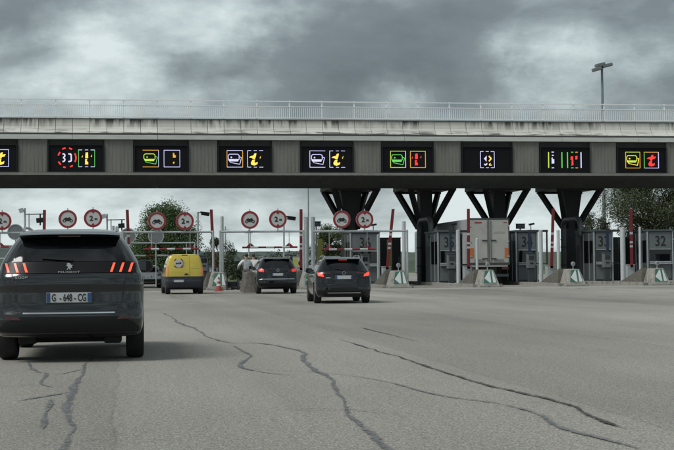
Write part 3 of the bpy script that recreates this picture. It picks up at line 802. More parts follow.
for x, y, z, lb in ((-6.3, 84, 3.4, 'grey back of a round sign left of the large dark car'), (.22, 84, 3.14, 'left grey round sign back behind the portal pipe'), (1.87, 84, 3.13, 'right grey round sign back behind the portal pipe')):
    t = thing('sign_back', lb, 'road sign', (x, y, 0), 0, 'grey sign backs')
    MB().ring_y((0, z), 0, .46, 0, .03, n=36).build('disc', SIGNBACK, t)
    MB().ring_y((0, z), .42, .475, -.02, .035, n=36).build('rim', GALV, t)
    MB().cyl((0, .06, .1), (0, .06, z + .4), .035).build('post', GALV, t, True)
# exit-side portals seen between the near ones
def exit_frame(x0, x1, y, z, lb, striped):
    t = thing('exit_rail', lb, 'barrier', (0, y, 0))
    MB().cyl((x0, 0, z), (x1, 0, z), .05).build('crossbar', GALV, t, True)
    if striped:
        n = 6; d = (x1 - x0 - .4) / n
        for k in range(n):
            MB().cyl((x0 + .2 + k * d, -.12, z - .75), (x0 + .2 + (k + 1) * d, -.12, z - .75), .05).build('bar_stripe', REDP if k % 2 == 0 else WHITEP, t, True)
        for x in (x0 + .5, x1 - .5): MB().cyl((x, -.1, z - .75), (x, -.02, z), .02, n=8).build('hanger', GALV, t)
    for x in (x0, x1): MB().cyl((x, 0, .1), (x, 0, z + .02), .05).build('post', GALV, t, True)
exit_frame(-.3, 4.2, 84.6, 2.72, 'low exit rail with striped bar behind the yellow van', True)
exit_frame(-9.6, -5.0, 84.6, 2.6, 'low exit rail left of the large dark car', True)

# ------------------------------------------------------------------ tall white posts on the islands
def post_(x, y, z, r, lb, m=WHITEP):
    t = thing('tall_post', lb, 'post', (x, y, .16), 0, 'tall white posts')
    MB().cyl((0, 0, .0), (0, 0, z - .16), r, n=16).build('tube', m, t, True)
    MB().cyl((0, 0, z - .16), (0, 0, z - .12), r * 1.08, r * .5, n=16).build('cap', m, t, True)
    MB().cyl((0, 0, 0), (0, 0, .05), r * 1.9, n=16).build('base_flange', GALV, t)
for a in ((5.31, 76.9, 4.0, .09, 'tall white post right of the yellow van'), (9.98, 77, 3.95, .12, 'left of the twin tall posts behind the dark cars', GALV), (10.36, 77, 3.95, .12, 'right of the twin tall posts behind the dark cars', GALV),
          (-.15, 77.4, 3.2, .07, 'thin pale post between the large dark car and the big tree', GALV), (.12, 78, 2.9, .06, 'shorter pale post left of the silver hatchback', GALV),
          (-.6, 77, 3.5, .09, 'white post just right of the large dark car roof'), (15.5, 77, 3.7, .11, 'thick white post beside the leaning barrier'), (14.5, 79.6, 3.0, .07, 'thin pale post on the right corner of booth 36', GALV),
          (19.24, 79.6, 3.25, .12, 'thick white post just left of the lorry'), (19.7, 77, 2.7, .08, 'thin white post in front of the lorry doors'), (24.22, 79.6, 3.22, .12, 'thick white post between the lorry and the second bent duct'),
          (24.46, 77, 3.15, .09, 'thin white post above the nose block of booth 33 lane'), (29.25, 79.6, 3.36, .15, 'thick white post nearest the right frame edge'), (29.33, 77, 3.3, .07, 'thin pale post left of booth 32')):
    post_(*a)

# ------------------------------------------------------------------ toll booths
def booth(xc, nb, wl, wr, lb, blue):
    Y0, Y1 = 84.0, 87.6
    t = thing('toll_booth', lb, 'toll booth', (xc, 0, .16), 0, 'numbered toll booths')
    H = 3.1
    MB().box(-wl, wr, Y0 + .03, Y1, 0, H).build('wall', BOOTHG, t)
    MB().box(-wl - .06, wr + .06, Y0 - .10, Y1 + .08, H, H + .12).build('roof', BOOTHG, t, bevel=.02)
    w = wl + wr
    # front cladding: upper number panel, window, lower panel, corner trims
    MB().box(-wl + .12, wr - .1, Y0 - .01, Y0 + .06, 2.02, H - .05).build('number_panel', BOOTHL, t, bevel=.01)
    MB().box(-wl + .12, wr - .1, Y0 - .01, Y0 + .06, .12, 1.15).build('lower_panel', BOOTHL, t, bevel=.01)
    MB().box(-wl + .18, wr - .16, Y0 + .0, Y0 + .05, 1.22, 1.96).build('window', GLASSD, t)
    f = MB()
    for a, b, c, d in ((-wl + .12, wr - .1, 1.96, 2.015), (-wl + .12, wr - .1, 1.155, 1.22)): f.box(a, b, Y0 - .02, Y0 + .055, c, d)
    f.build('window_frame', GALV, t)
    for x in (-wl, wr): MB().box(x - .04, x + .04, Y0 - .015, Y0 + .07, 0, H).build('corner_trim', GALV, t)
    # glazed side with mullions, door
    MB().box(-wl - .02, -wl + .02, Y0 + .25, Y0 + 1.9, 1.15, 2.55).build('side_window', GLASSD, t)
    MB().box(-wl - .03, -wl + .02, Y0 + 2.1, Y1 - .3, .05, 2.3).build('door', BOOTHD, t)
    for y in (Y0 + .9, Y0 + 2.0): MB().box(-wl - .035, -wl + .02, y - .03, y + .03, .1, H - .1).build('mullion', GALV, t)
    text('booth_number', nb, .9, mat('number_grey', (.014, .015, .016), .7), t, ((wr - wl) / 2 + .02, Y0 - .02, 2.50), .012, width=.68 if nb != '35' else .60, bold=.006)
    # ledge outside the window and a small lamp on the roof
    MB().box(-wl + .1, wr - .05, Y0 - .22, Y0 - .02, 1.05, 1.12).build('ledge', GALV, t)
    m = MB().cyl((wr - .3, Y0 + .3, H + .12), (wr - .3, Y0 + .3, H + .42), .025)
    m.bar((wr - .45, Y0 + .2, H + .46), (wr - .12, Y0 + .2, H + .52), .16, .12); m.build('roof_lamp', PLASTIC, t)
    if blue:
        g = thing('gate_frame', 'dark frame with blue upright ' + {'35': 'left of the white lorry', '34': 'just right of the white lorry', '33': 'below the rightmost column'}[nb], 'gate', (xc, 82.6, .16), 0, 'blue post gate frames')
        bx = -.22
        MB().box(bx - .07, bx + .07, -.07, .07, 0, 3.05).build('upright', BLUEP, g)
        MB().box(bx - .1, bx + 1.15, -.06, .06, 3.05, 3.19).build('beam', STEELD, g)
        MB().box(bx + 1.05, bx + 1.13, -.05, .05, 0, 3.05).build('post', STEELD, g)
        MB().box(bx + .07, bx + 1.05, -.02, .02, 1.1, 1.15).build('mid_rail', STEELD, g)
booth(14.75, '36', 1.15, .62, 'grey toll booth numbered 36 at the foot of the left column', False)
booth(19.72, '35', .68, .66, 'grey toll booth numbered 35 left of the white lorry', True)
booth(24.65, '34', .66, .68, 'grey toll booth numbered 34 right of the white lorry', True)
booth(29.6, '33', .60, .60, 'grey toll booth numbered 33 under the right column', True)
booth(33.4, '32', .9, .75, 'grey toll booth numbered 32 at the right edge', False)
for x, lb in ((4.6, 'grey payment terminal behind the nose block by the yellow van'), (9.6, 'grey payment terminal on the island between the two dark cars'), (14.2, 'grey payment terminal before the window of the leftmost booth'), (19.45, 'grey payment terminal on the island left of the lorry'),
              (24.4, 'grey payment terminal on the island right of the lorry'), (29.2, 'grey payment terminal on the island below the rightmost column')):
    t = thing('payment_terminal', lb, 'payment terminal', (x, 82.3, .16), 0, 'payment terminals on the islands')
    MB().box(-.17, .17, -.15, .15, 0, .85).build('pedestal', BOOTHD, t, bevel=.02)
    MB().box(-.24, .24, -.2, .2, .85, 1.75).build('head', BOOTHL, t, bevel=.03)
    MB().box(-.16, .16, -.215, -.195, 1.35, 1.6).build('screen', GLASSD, t); MB().box(-.10, .10, -.215, -.195, 1.12, 1.2).build('card_slot', BLACK, t)
    MB().box(-.27, .27, -.27, .22, 1.75, 1.80).build('hood', BOOTHG, t)
# service walls and cabinets behind the booths
def cabinet(x0, x1, y0, y1, z0, z1, lb, m=None, door=True):
    t = thing('service_cabinet', lb, 'cabinet', ((x0 + x1) / 2, (y0 + y1) / 2, z0)); w, d, h = (x1 - x0) / 2, (y1 - y0) / 2, z1 - z0
    MB().box(-w, w, -d, d, 0, h).build('body', m or BOOTHG, t, bevel=.015)
    MB().box(-w - .03, w + .03, -d - .03, d + .03, h, h + .06).build('lid', BOOTHD, t)
    if door:
        MB().box(-w + .06, w - .06, -d - .02, -d + .01, .1, h - .12).build('door', BOOTHD, t)
        MB().box(w - .16, w - .12, -d - .05, -d - .015, h * .45, h * .6).build('handle', GALV, t)
cabinet(16.9, 18.5, 93, 97, -.0, 3.1, 'grey service cabin between booth 36 and booth 35')
cabinet(4.55, 5.2, 84, 84.8, .16, 1.45, 'low grey cabinet beside the yellow van', BOOTHG, False)
cabinet(31.0, 32.3, 92, 97, 0, 3.0, 'dark grey service cabin between booth 33 and booth 32')
cabinet(34.6, 35.3, 80, 80.7, .16, 1.8, 'pale grey cabinet at the right frame edge', BOOTHL)
cabinet(26.0, 27.2, 93, 97, 0, 2.9, 'dark service cabin right of booth 34')
for x, y, z, lb in ((12.56, 90, 3.05, 'lime yellow panel post left of booth 36'), (17.15, 90, 2.95, 'lime yellow panel post right of the leaning barrier')):
    t = thing('panel_post', lb, 'panel', (x, y, 0))
    MB().box(-.16, .16, -.06, .06, .5, z).build('panel', YELP, t, bevel=.01); MB().cyl((0, .08, 0), (0, .08, z - .2), .04).build('post', GALV, t)
# bent ventilation ducts beside the columns
def duct(x, lb):
    t = thing('bent_duct', lb, 'duct', (x, 88, 0.0), 0, 'bent ducts')
    pts = [(0, 2.0, .1), (0, 2.0, 3.5)]
    for i in range(1, 7): a = R(15 * i); pts.append((0, 1.3 + .7 * math.cos(a), 3.5 + .7 * math.sin(a)))
    pts.append((0, -.9, 4.2))
    for i in range(1, 6): a = R(90 + 15 * i); pts.append((0, -.9 + .7 * math.cos(a), 3.5 + .7 * math.sin(a)))
    pts.append((0, -1.6, 3.1))
    MB().tube(pts, .17, 16).build('pipe', mat('duct_grey', (.12, .135, .135), .5, metal=.3, var=.15), t, True)
    for z in (1.2, 2.4): MB().cyl((0, 2.0, z - .04), (0, 2.0, z + .04), .195, n=16).build('pipe_collar', BOOTHD, t)
    MB().cyl((0, -1.6, 2.98), (0, -1.6, 3.12), .23, n=16).build('outlet', BOOTHD, t)
    MB().cyl((.0, -1.6, .1), (0, -1.6, 2.98), .05).build('stay', BOOTHD, t)
duct(19.15, 'bent grey duct left of the white lorry'); duct(28.95, 'bent grey duct right of the white lorry')
# guard screens between lanes under the gantry (steel sheets)
for x, y0, y1, lb in ((21.0, 93, 97, 'dark sheet screen behind booth 35'), (32.6, 88, 92, 'grey ribbed screen left of booth 32')):
    t = thing('sheet_screen', lb, 'screen', (x, y0, 0))
    for k in range(4):
        MB().box(k * .45 - 1.0, k * .45 - .57, 0, .05, .2, 2.9).build('sheet', BOOTHD, t)
    MB().box(-1.05, .85, -.02, .07, 2.9, 3.0).build('top_rail', STEELD, t); MB().box(-1.05, .85, -.02, .07, .0, .2).build('plinth', STEELD, t)

# ------------------------------------------------------------------ cars
class Car:
    """Body lofted from plan outlines stacked by height; rear at y=0, front at +y. rows: z, half width, rear y, front y, rear corner depth"""
    def __init__(s, name, label, loc, rz, rows, paint, n=3.2, cf=.9):
        s.rows = rows; s.n = n; s.cf = cf
        s.t = thing(name, label, 'van' if 'van' in name else 'car', loc, rz); s.paint = paint
    def at(s, z):
        def lin(zq):
            r = s.rows
            if zq <= r[0][0]: return r[0][1:]
            for a, b in zip(r[:-1], r[1:]):
                if zq <= b[0]:
                    k = (zq - a[0]) / (b[0] - a[0]); return tuple(p + (q - p) * k for p, q in zip(a[1:], b[1:]))
            return r[-1][1:]
        q = [lin(z + d) for d in (-.018, -.009, 0, .009, .018)]
        return tuple(sum(c) / 5 for c in zip(*q))
    def rear(s, x, z):
        w, r, f, c = s.at(z); k = min(.9995, abs(x) / w)
        return r + c * (1 - (1 - k ** s.n) ** (1 / s.n))
    def side(s, y, z):
        w, r, f, c = s.at(z)
        if y < r + c: k = max(0, 1 - (y - r) / c); return w * (1 - k ** s.n) ** (1 / s.n)
        if y > f - s.cf: k = min(1, (y - (f - s.cf)) / s.cf); return w * (1 - k ** 2.6) ** (1 / 2.6)
        return w
    def body(s, wheels, wr, track, levels=54):
        z0, z1 = s.rows[0][0], s.rows[-1][0]; vs = []; fs = []; m = None
        for i in range(levels + 1):
            z = z0 + (z1 - z0) * i / levels; w, r, f, c = s.at(z); ring = []
            K = 14
            for k in range(K + 1):
                a = math.pi / 2 * k / K; sx, cx_ = math.sin(a) ** (2 / s.n), math.cos(a) ** (2 / s.n)
                ring.append((w * sx, r + c * (1 - cx_)))
            fc = min(s.cf, f - r - c - .05)
            for k in range(1, 12): ring.append((w, r + c + (f - fc - r - c) * k / 12))
            for k in range(K + 1):
                a = math.pi / 2 * k / K; sx, cx_ = math.sin(a) ** (2 / 2.6), math.cos(a) ** (2 / 2.6)
                ring.append((w * cx_, f - fc + fc * sx))
            full = ring + [(-x, y) for x, y in reversed(ring[1:-1])]
            m = len(full); vs += [(x, y, z) for x, y in full]
        for i in range(levels):
            for k in range(m): fs.append((i * m + k, i * m + (k + 1) % m, (i + 1) * m + (k + 1) % m, (i + 1) * m + k))
        fs.append(tuple(reversed(range(m)))); fs.append(tuple(levels * m + k for k in range(m)))
        o = MB().add(vs, fs).build('body', s.paint, s.t)
        cut = MB()
        for y in wheels:
            for sd_ in (-1, 1): cut.cyl((sd_ * (track - .20), y, wr), (sd_ * (track + .6), y, wr), wr + .055, n=32)
        co = cut.build('cutter', PLASTIC, s.t)
        b = o.modifiers.new('arches', 'BOOLEAN'); b.operation = 'DIFFERENCE'; b.object = co; b.solver = 'EXACT'
        dg = bpy.context.evaluated_depsgraph_get()
        me = bpy.data.meshes.new_from_object(o.evaluated_get(dg))
        o.modifiers.clear(); o.data = me; bpy.data.objects.remove(co)
        shade(me, 38)
        for y in wheels:
            for sd_ in (-1, 1): s.wheel(sd_ * (track - .115), y, wr, sd_)
        # floor pan and axle so that light does not pass where a real car has steel
        w = s.rows[0][1]
        MB().box(-w * .7, w * .7, wheels[0] - .15, wheels[1] + .1, .21, s.rows[0][0] + .02).build('underfloor', PLASTIC, s.t)
        for sd_ in (-1, 1): MB().box(min(sd_ * .40, sd_ * .62), max(sd_ * .40, sd_ * .62), .34, .62, .215, .36).build('silencer', PLASTIC, s.t, bevel=.03)
        return o
    def wheel(s, x, y, r, sd_):
        tw = .112
        o = MB().lathe_x([(-tw, r * .66), (-tw, r * .90), (-tw * .86, r * .97), (-tw * .5, r), (tw * .5, r), (tw * .86, r * .97), (tw, r * .90), (tw, r * .66)], (0, 0, 0)).build('tyre', RUBBER, None, True)
        o.name = 'wheel'; o.parent = s.t; o.location = (x, y, r)
        d = MB().lathe_x([(-.09 * sd_, r * .66), (sd_ * .10, r * .67), (sd_ * .09, r * .60), (sd_ * .03, r * .56), (sd_ * .03, .0)], (0, 0, 0))
        for k in range(5):
            a = 2 * math.pi * k / 5; d.bar((sd_ * .085, .05 * math.cos(a), .05 * math.sin(a)), (sd_ * .085, r * .63 * math.cos(a), r * .63 * math.sin(a)), .03, .08)
        d.build('rim', RIMM, o, True)
    def patch(s, nm, poly, m, off=.006, side=0, parent=None, step=.05):
        bm = bmesh.new()
        f = bm.faces.new([bm.verts.new((a, 0, b)) for a, b in poly])
        lo = [min(p[i] for p in poly) for i in (0, 1)]; hi = [max(p[i] for p in poly) for i in (0, 1)]
        for ax, no in ((0, (1, 0, 0)), (1, (0, 0, 1))):
            v = lo[ax] + step
            while v < hi[ax] - .004:
                co = (v, 0, 0) if ax == 0 else (0, 0, v)
                bmesh.ops.bisect_plane(bm, geom=bm.verts[:] + bm.edges[:] + bm.faces[:], plane_co=co, plane_no=no); v += step
        be = [e_ for e_ in bm.edges if e_.is_boundary]
        ex = bmesh.ops.extrude_edge_only(bm, edges=be); inner = {v for v in ex['geom'] if isinstance(v, bmesh.types.BMVert)}
        for v in bm.verts:
            a, b = v.co.x, v.co.z; d = -.012 if v in inner else off
            if side == 0: v.co = (a, s.rear(a, b) - d, b)
            else: v.co = (side * (s.side(a, b) + d), a, b)
        bmesh.ops.recalc_face_normals(bm, faces=bm.faces)
        me = bpy.data.meshes.new(nm); bm.to_mesh(me); bm.free(); me.materials.append(m); shade(me, 40)
        return link(nm, me, parent or s.t)
    def both(s, nm, poly, m, off=.006, parent=None):
        a = s.patch(nm, poly, m, off, 0, parent); b = s.patch(nm, [(-x, z) for x, z in poly], m, off, 0, parent); return a, b
    def line(s, nm, pts, w, m, off=.004, side=0, parent=None):
        P = []
        for a, b in zip(pts[:-1], pts[1:]):
            n = max(1, int(math.dist(a, b) / .03))
            P += [(a[0] + (b[0] - a[0]) * i / n, a[1] + (b[1] - a[1]) * i / n) for i in range(n)]
        P.append(pts[-1]); vs = []; fs = []
        for i, p in enumerate(P):
            q0, q1 = P[max(0, i - 1)], P[min(len(P) - 1, i + 1)]; d = Vector((q1[0] - q0[0], q1[1] - q0[1])).normalized(); nn = Vector((-d.y, d.x)) * w / 2
            for sg, dd in ((1, -.012), (1, off), (-1, off), (-1, -.012)):
                a, b = p[0] + nn.x * sg, p[1] + nn.y * sg
                vs.append((a, s.rear(a, b) - dd, b) if side == 0 else (side * (s.side(a, b) + dd), a, b))
            if i:
                for k in range(3): fs.append((4 * i - 4 + k, 4 * i - 3 + k, 4 * i + 1 + k, 4 * i + k))
        fs += [(0, 1, 2, 3), tuple(4 * len(P) - 4 + k for k in (3, 2, 1, 0))]
        return MB().add(vs, fs).build(nm, m, parent or s.t, True)
    def plate(s, x, z, txt, w=.53, h=.118):
        y = s.rear(x, z) - .022
        p = MB().box(x - w / 2, x + w / 2, y - .008, y + .03, z - h / 2, z + h / 2).build('number_plate', PLATEW, s.t)
        for sd_ in (-1, 1): MB().box(x + sd_ * (w / 2 - .024) - .022, x + sd_ * (w / 2 - .024) + .022, y - .011, y - .005, z - h / 2 + .004, z + h / 2 - .004).build('plate_band', PLATEB, p)
        if txt: text('lettering', txt, h * 1.05, BLACK, p, (x, y - .011, z), .004, width=w * .76, bold=.002)
    def mirror(s, y, z, size=1.0):
        for sd_ in (-1, 1):
            w = s.side(y, z); k = size
            m = MB(); vs = []
            for yy, a in ((-.06, .85), (.0, 1.0), (.10, .85), (.16, .4)):
                for i in range(12):
                    t = 2 * math.pi * i / 12
                    vs.append((sd_ * (w + .11 + .115 * k * a * math.copysign(abs(math.cos(t)) ** .6, math.cos(t))), y + yy, z + .02 + .085 * k * a * math.copysign(abs(math.sin(t)) ** .6, math.sin(t))))
            fs = [tuple(range(12)), tuple(36 + i for i in range(12))] + [(r_ * 12 + i, r_ * 12 + (i + 1) % 12, r_ * 12 + 12 + (i + 1) % 12, r_ * 12 + 12 + i) for r_ in range(3) for i in range(12)]
            m.add(vs, fs).bar((sd_ * (w - .03), y + .05, z - .03), (sd_ * (w + .06), y + .04, z - .02), .07, .05)
            o = m.build('wing_mirror', PLASTIC, s.t, True)
            MB().add([(sd_ * (w + .11) + dx, y - .064 + dx * sd_ * .18, z + .02 + dz) for dx, dz in ((-.085 * k, -.06 * k), (.085 * k, -.06 * k), (.085 * k, .06 * k), (-.085 * k, .06 * k))], [(0, 1, 2, 3)]).build('mirror_glass', mat('mirror_glass', (.07, .075, .08), .08, metal=1.0), o)  # dark tint stands in for the dark reflection of an angled mirror
    def rails(s, x, z, y0, y1, m):
        for sd_ in (-1, 1):
            MB().tube([(sd_ * x, y0, z - .04), (sd_ * x, y0 + .1, z + .02), (sd_ * x, (y0 + y1) / 2, z + .035), (sd_ * x, y1 - .1, z + .02), (sd_ * x, y1, z - .04)], .017, 8).build('roof_rail', m, s.t, True)
    def emblem_disc(s, z, r):
        y = s.rear(0, z) - .004
        MB().ring_y((0, z), r * .8, r, y - .012, y + .01, n=24).build('emblem_ring', CHROME, s.t)

def paint(nm, c, metal=.25, rough=.32): return mat(nm, c, rough, metal=metal, coat=1.0, var=.06, scale=3, spec=.3)

# --- large dark grey SUV in front
p_suv = paint('gunmetal_paint', (.026, .029, .031), .85, .20)
suv = Car('parked_suv', 'large dark grey SUV with lit claw-shaped tail lights, nearest car at left', (-.655, 17.0, 0), R(-.3), [
    (.30, .80, .20, 4.42, .30), (.335, .845, .09, 4.5, .28), (.40, .87, .03, 4.56, .30), (.50, .88, .0, 4.6, .33), (.585, .883, .0, 4.62, .36), (.605, .885, .02, 4.62, .36), (.70, .888, .045, 4.62, .36),
    (.85, .892, .05, 4.58, .38), (.95, .89, .045, 4.48, .38), (1.03, .88, .055, 4.1, .38), (1.065, .87, .075, 3.75, .38), (1.10, .845, .095, 3.48, .36), (1.20, .822, .14, 3.30, .36), (1.30, .772, .205, 3.10, .36), (1.40, .715, .28, 2.88, .36),
    (1.48, .662, .34, 2.66, .36), (1.54, .61, .38, 2.45, .36), (1.575, .565, .42, 2.25, .36), (1.60, .50, .50, 2.0, .36), (1.615, .40, .65, 1.8, .3)], p_suv)
suv.body((.98, 3.82), .345, .895)
suv.t.name = 'suv'
suv.patch('lower_bumper', [(-.80, .33), (.80, .33), (.83, .42), (.74, .50), (.56, .555), (-.56, .555), (-.74, .50), (-.83, .42)], PLASTIC, .006)
suv.patch('rear_window', [(-.665, 1.215), (.665, 1.215), (.66, 1.26), (.575, 1.46), (.52, 1.495), (-.52, 1.495), (-.575, 1.46), (-.66, 1.26)], GLASSD, .005)
band = suv.patch('light_band', [(-.80, 1.075), (.80, 1.075), (.79, 1.19), (.73, 1.21), (-.73, 1.21), (-.79, 1.19)], mat('gloss_black', (.005, .005, .006), .38, spec=.25), .008)
for sd_ in (-1, 1):
    for k in range(3):
        x = .485 + .108 * k
        suv.patch('claw_light', [(sd_ * (x + .0), 1.085), (sd_ * (x + .028), 1.085), (sd_ * (x + .064), 1.195), (sd_ * (x + .038), 1.195)], CLAWON, .016, 0, band)
suv.line('tailgate_seam', [(-.675, 1.068), (-.66, .95), (-.635, .78), (-.60, .66), (-.55, .618)], .010, BLACK, .0015)
suv.line('tailgate_seam', [(.675, 1.068), (.66, .95), (.635, .78), (.60, .66), (.55, .618)], .010, BLACK, .0015)
suv.line('chrome_strip', [(-.54, .598), (.54, .598)], .017, CHROME, .010)
suv.line('bumper_crease', [(-.80, .635), (-.66, .62), (-.56, .60)], .008, BLACK, .0015); suv.line('bumper_crease', [(.80, .635), (.66, .62), (.56, .60)], .008, BLACK, .0015)
suv.both('reflector', [(.56, .515), (.74, .525), (.77, .565), (.60, .555)], LAMPD, .010)
suv.patch('plate_recess', [(-.36, .84), (.36, .84), (.29, .70), (-.29, .70)], mat('plate_recess', (.02, .022, .024), .35), .004)
suv.plate(0, .782, 'G  - 648 - CG')
# rampant animal emblem and lettering
y = suv.rear(0, 1.15) - .016
MB().prism_xz([(-.035, 1.10), (-.022, 1.10), (-.012, 1.125), (.0, 1.13), (.012, 1.105), (.03, 1.10), (.018, 1.12), (.016, 1.14), (.04, 1.135), (.03, 1.155), (.045, 1.17), (.022, 1.172), (.012, 1.19), (-.012, 1.195), (-.03, 1.185), (-.018, 1.172), (-.036, 1.165), (-.02, 1.155), (-.012, 1.14), (-.025, 1.125)], y - .008, y + .004).build('emblem', CHROME, suv.t)
text('maker_lettering', 'PEUGEOT', .03, CHROME, suv.t, (0, suv.rear(0, 1.085) - .012, 1.086), .004, width=.26)
text('model_lettering', '5008', .045, CHROME, suv.t, (-.56, suv.rear(-.56, 1.02) - .006, 1.025), .004, width=.15)
# wiper, spoiler with brake light
MB().bar((.02, suv.rear(0, 1.235) - .03, 1.238), (-.32, suv.rear(-.32, 1.25) - .02, 1.262), .018, .028).cyl((.02, suv.rear(0, 1.235) + .0, 1.238), (.02, suv.rear(0, 1.235) - .04, 1.238), .022).build('wiper', BLACK, suv.t)
sp = MB(); pts = []
for i in range(17):
    x = -.60 + 1.2 * i / 16; k = 1 - (abs(x) / .60) ** 4
    pts.append([(x, .24 + .10 * (1 - k), 1.508), (x, .20 + .12 * (1 - k), 1.530 + .012 * k), (x, .34 + .1 * (1 - k), 1.568 + .018 * k), (x, .62, 1.585 + .022 * k), (x, .50, 1.50)])
vs = [q for r_ in pts for q in r_]; fs = []
for i in range(16):
    for k in range(5): fs.append((i * 5 + k, i * 5 + (k + 1) % 5, i * 5 + 5 + (k + 1) % 5, i * 5 + 5 + k))
fs += [(0, 1, 2, 3, 4), (84, 83, 82, 81, 80)]
so = sp.add(vs, fs).build('spoiler', p_suv, suv.t, True)
MB().box(-.13, .13, .215, .25, 1.512, 1.524).build('brake_light', LAMPD, so)
suv.rails(.56, 1.615, .55, 2.3, CHROME)
for sd_ in (-1, 1):
    suv.patch('side_window', [(.95, 1.16), (1.95, 1.13), (1.95, 1.47), (1.0, 1.46)], GLASSD, .004, sd_)
    suv.patch('side_window', [(2.0, 1.13), (2.9, 1.12), (2.45, 1.47), (2.0, 1.47)], GLASSD, .004, sd_)
    suv.line('door_seam', [(1.98, .45), (1.98, 1.12)], .010, BLACK, .0015, sd_); suv.line('sill', [(1.45, .36), (3.3, .36)], .10, PLASTIC, .006, sd_)
suv.mirror(2.85, 1.14, 1.05)

# --- generic dark family car helper
def family(c, glass, lamps, inner, third, plate_, chrome_z, cx_, third_z, bz, sill_y, mirror_y, mirror_z, glow=LAMPON):
    c.patch('rear_window', glass, GLASSD, .006)
    a = c.both('tail_light', lamps, glow, .012)
    if inner: c.both('tail_light_inner', inner, LAMPD, .010)
    c.patch('lower_bumper', [(-cx_ - .12, bz + .03), (cx_ + .12, bz + .03), (cx_ + .14, bz + .14), (cx_, bz + .20), (-cx_, bz + .20), (-cx_ - .14, bz + .14)], PLASTIC, .005)
    c.line('chrome_strip', [(-cx_, chrome_z), (cx_, chrome_z)], .022, CHROME, .012)
    y = c.rear(0, third_z); MB().box(-third, third, y - .035, y + .05, third_z - .018, third_z + .018).build('brake_light', LAMPON, c.t)
    c.plate(0, plate_, None, .52, .11)
    c.mirror(mirror_y, mirror_z)
# --- nearer dark estate car (centre)
p_es = paint('night_blue_paint', (.008, .010, .013), .8, .18)
es = Car('estate_car', 'dark estate car braking in the middle of the road, nearer of two', (6.79, 43.25, 0), R(-3.0), [
    (.20, .78, .14, 4.40, .30), (.27, .84, .05, 4.48, .28), (.40, .87, .0, 4.55, .32), (.55, .882, .0, 4.56, .36), (.62, .885, .025, 4.54, .38), (.78, .888, .045, 4.4, .40), (.88, .88, .05, 4.0, .42), (.95, .868, .07, 3.5, .42), (1.0, .84, .10, 3.25, .40),
    (1.10, .785, .19, 3.02, .38), (1.20, .735, .28, 2.82, .38), (1.30, .68, .36, 2.6, .38), (1.37, .63, .41, 2.4, .38), (1.42, .575, .47, 2.2, .38), (1.45, .49, .6, 2.0, .36), (1.465, .38, .8, 1.8, .3)], p_es)
es.body((.88, 3.52), .315, .885)
family(es, [(-.60, 1.05), (.60, 1.05), (.66, 1.10), (.56, 1.32), (.50, 1.35), (-.50, 1.35), (-.56, 1.32), (-.66, 1.10)],
       [(.62, .845), (.80, .87), (.82, .97), (.76, .975), (.66, .925)], [(.40, .94), (.64, .925), (.70, .972), (.40, .978)], .13, .825, .335, .52, 1.385, .20, 1.4, 2.75, 1.02)
es.emblem_disc(.955, .052)
es.line('tailgate_seam', [(-.66, .93), (-.60, .66), (-.55, .60), (.55, .60), (.60, .66), (.66, .93)], .010, BLACK, .0015)
es.line('model_badge', [(-.57, .81), (-.43, .81)], .03, CHROME, .006)
MB().bar((0, es.rear(0, 1.07) - .03, 1.07), (-.26, es.rear(-.26, 1.09) - .02, 1.10), .018, .025).build('wiper', BLACK, es.t)
es.rails(.55, 1.475, .6, 2.3, CHROME)
sp = MB().prism_yz([(.30, 1.375), (.29, 1.40), (.55, 1.455), (.6, 1.40)], -.56, .56).build('spoiler', p_es, es.t, bevel=.015)
for sd_ in (-1, 1):
    es.patch('side_window', [(.95, 1.05), (1.85, 1.01), (1.85, 1.34), (1.05, 1.34)], GLASSD, .004, sd_); es.patch('side_window', [(1.9, 1.01), (2.75, 1.0), (2.35, 1.33), (1.9, 1.34)], GLASSD, .004, sd_)
    es.line('window_trim', [(.62, 1.03), (1.85, .985), (2.8, .975)], .016, CHROME, .006, sd_)
    for y in (1.86, 2.85): es.line('door_seam', [(y, .36), (y, .98)], .010, BLACK, .0015, sd_)
    for y in (1.62, 2.62): es.line('door_handle', [(y - .1, .86), (y + .08, .865)], .03, p_es, .03, sd_)
# --- dark SUV further on
p_vw = paint('black_green_paint', (.008, .010, .011), .8, .18)
vw = Car('suv', 'dark SUV with red tail lights at the portal, farther of two dark cars', (6.72, 61.6, 0), R(0.5), [
    (.28, .80, .16, 4.35, .28), (.34, .86, .06, 4.45, .28), (.45, .89, .0, 4.55, .32), (.62, .905, .0, 4.58, .36), (.66, .908, .03, 4.58, .38), (.85, .912, .05, 4.5, .40), (.98, .905, .055, 4.2, .40), (1.06, .89, .075, 3.7, .40), (1.12, .86, .11, 3.4, .38),
    (1.22, .81, .18, 3.2, .38), (1.34, .76, .27, 2.95, .38), (1.46, .70, .36, 2.7, .38), (1.54, .64, .42, 2.45, .38), (1.59, .57, .48, 2.2, .38), (1.62, .47, .6, 2.0, .36), (1.635, .36, .8, 1.8, .3)], p_vw)
vw.body((.90, 3.58), .345, .905)
family(vw, [(-.64, 1.17), (.64, 1.17), (.70, 1.22), (.60, 1.48), (.54, 1.51), (-.54, 1.51), (-.60, 1.48), (-.70, 1.22)],
       [(.62, .97), (.84, .99), (.85, 1.08), (.78, 1.12), (.62, 1.09)], [(.44, .98), (.61, .975), (.61, 1.09), (.44, 1.06)], .17, .86, .66, .74, 1.55, .28, 1.4, 2.8, 1.16, mat('lamp_red_dim', (.62, .03, .03), .3, emit=.35))
vw.emblem_disc(1.05, .06)
vw.line('tailgate_seam', [(-.66, .96), (-.64, .70), (.64, .70), (.66, .96)], .010, BLACK, .0015)
vw.rails(.60, 1.645, .6, 2.4, CHROME)
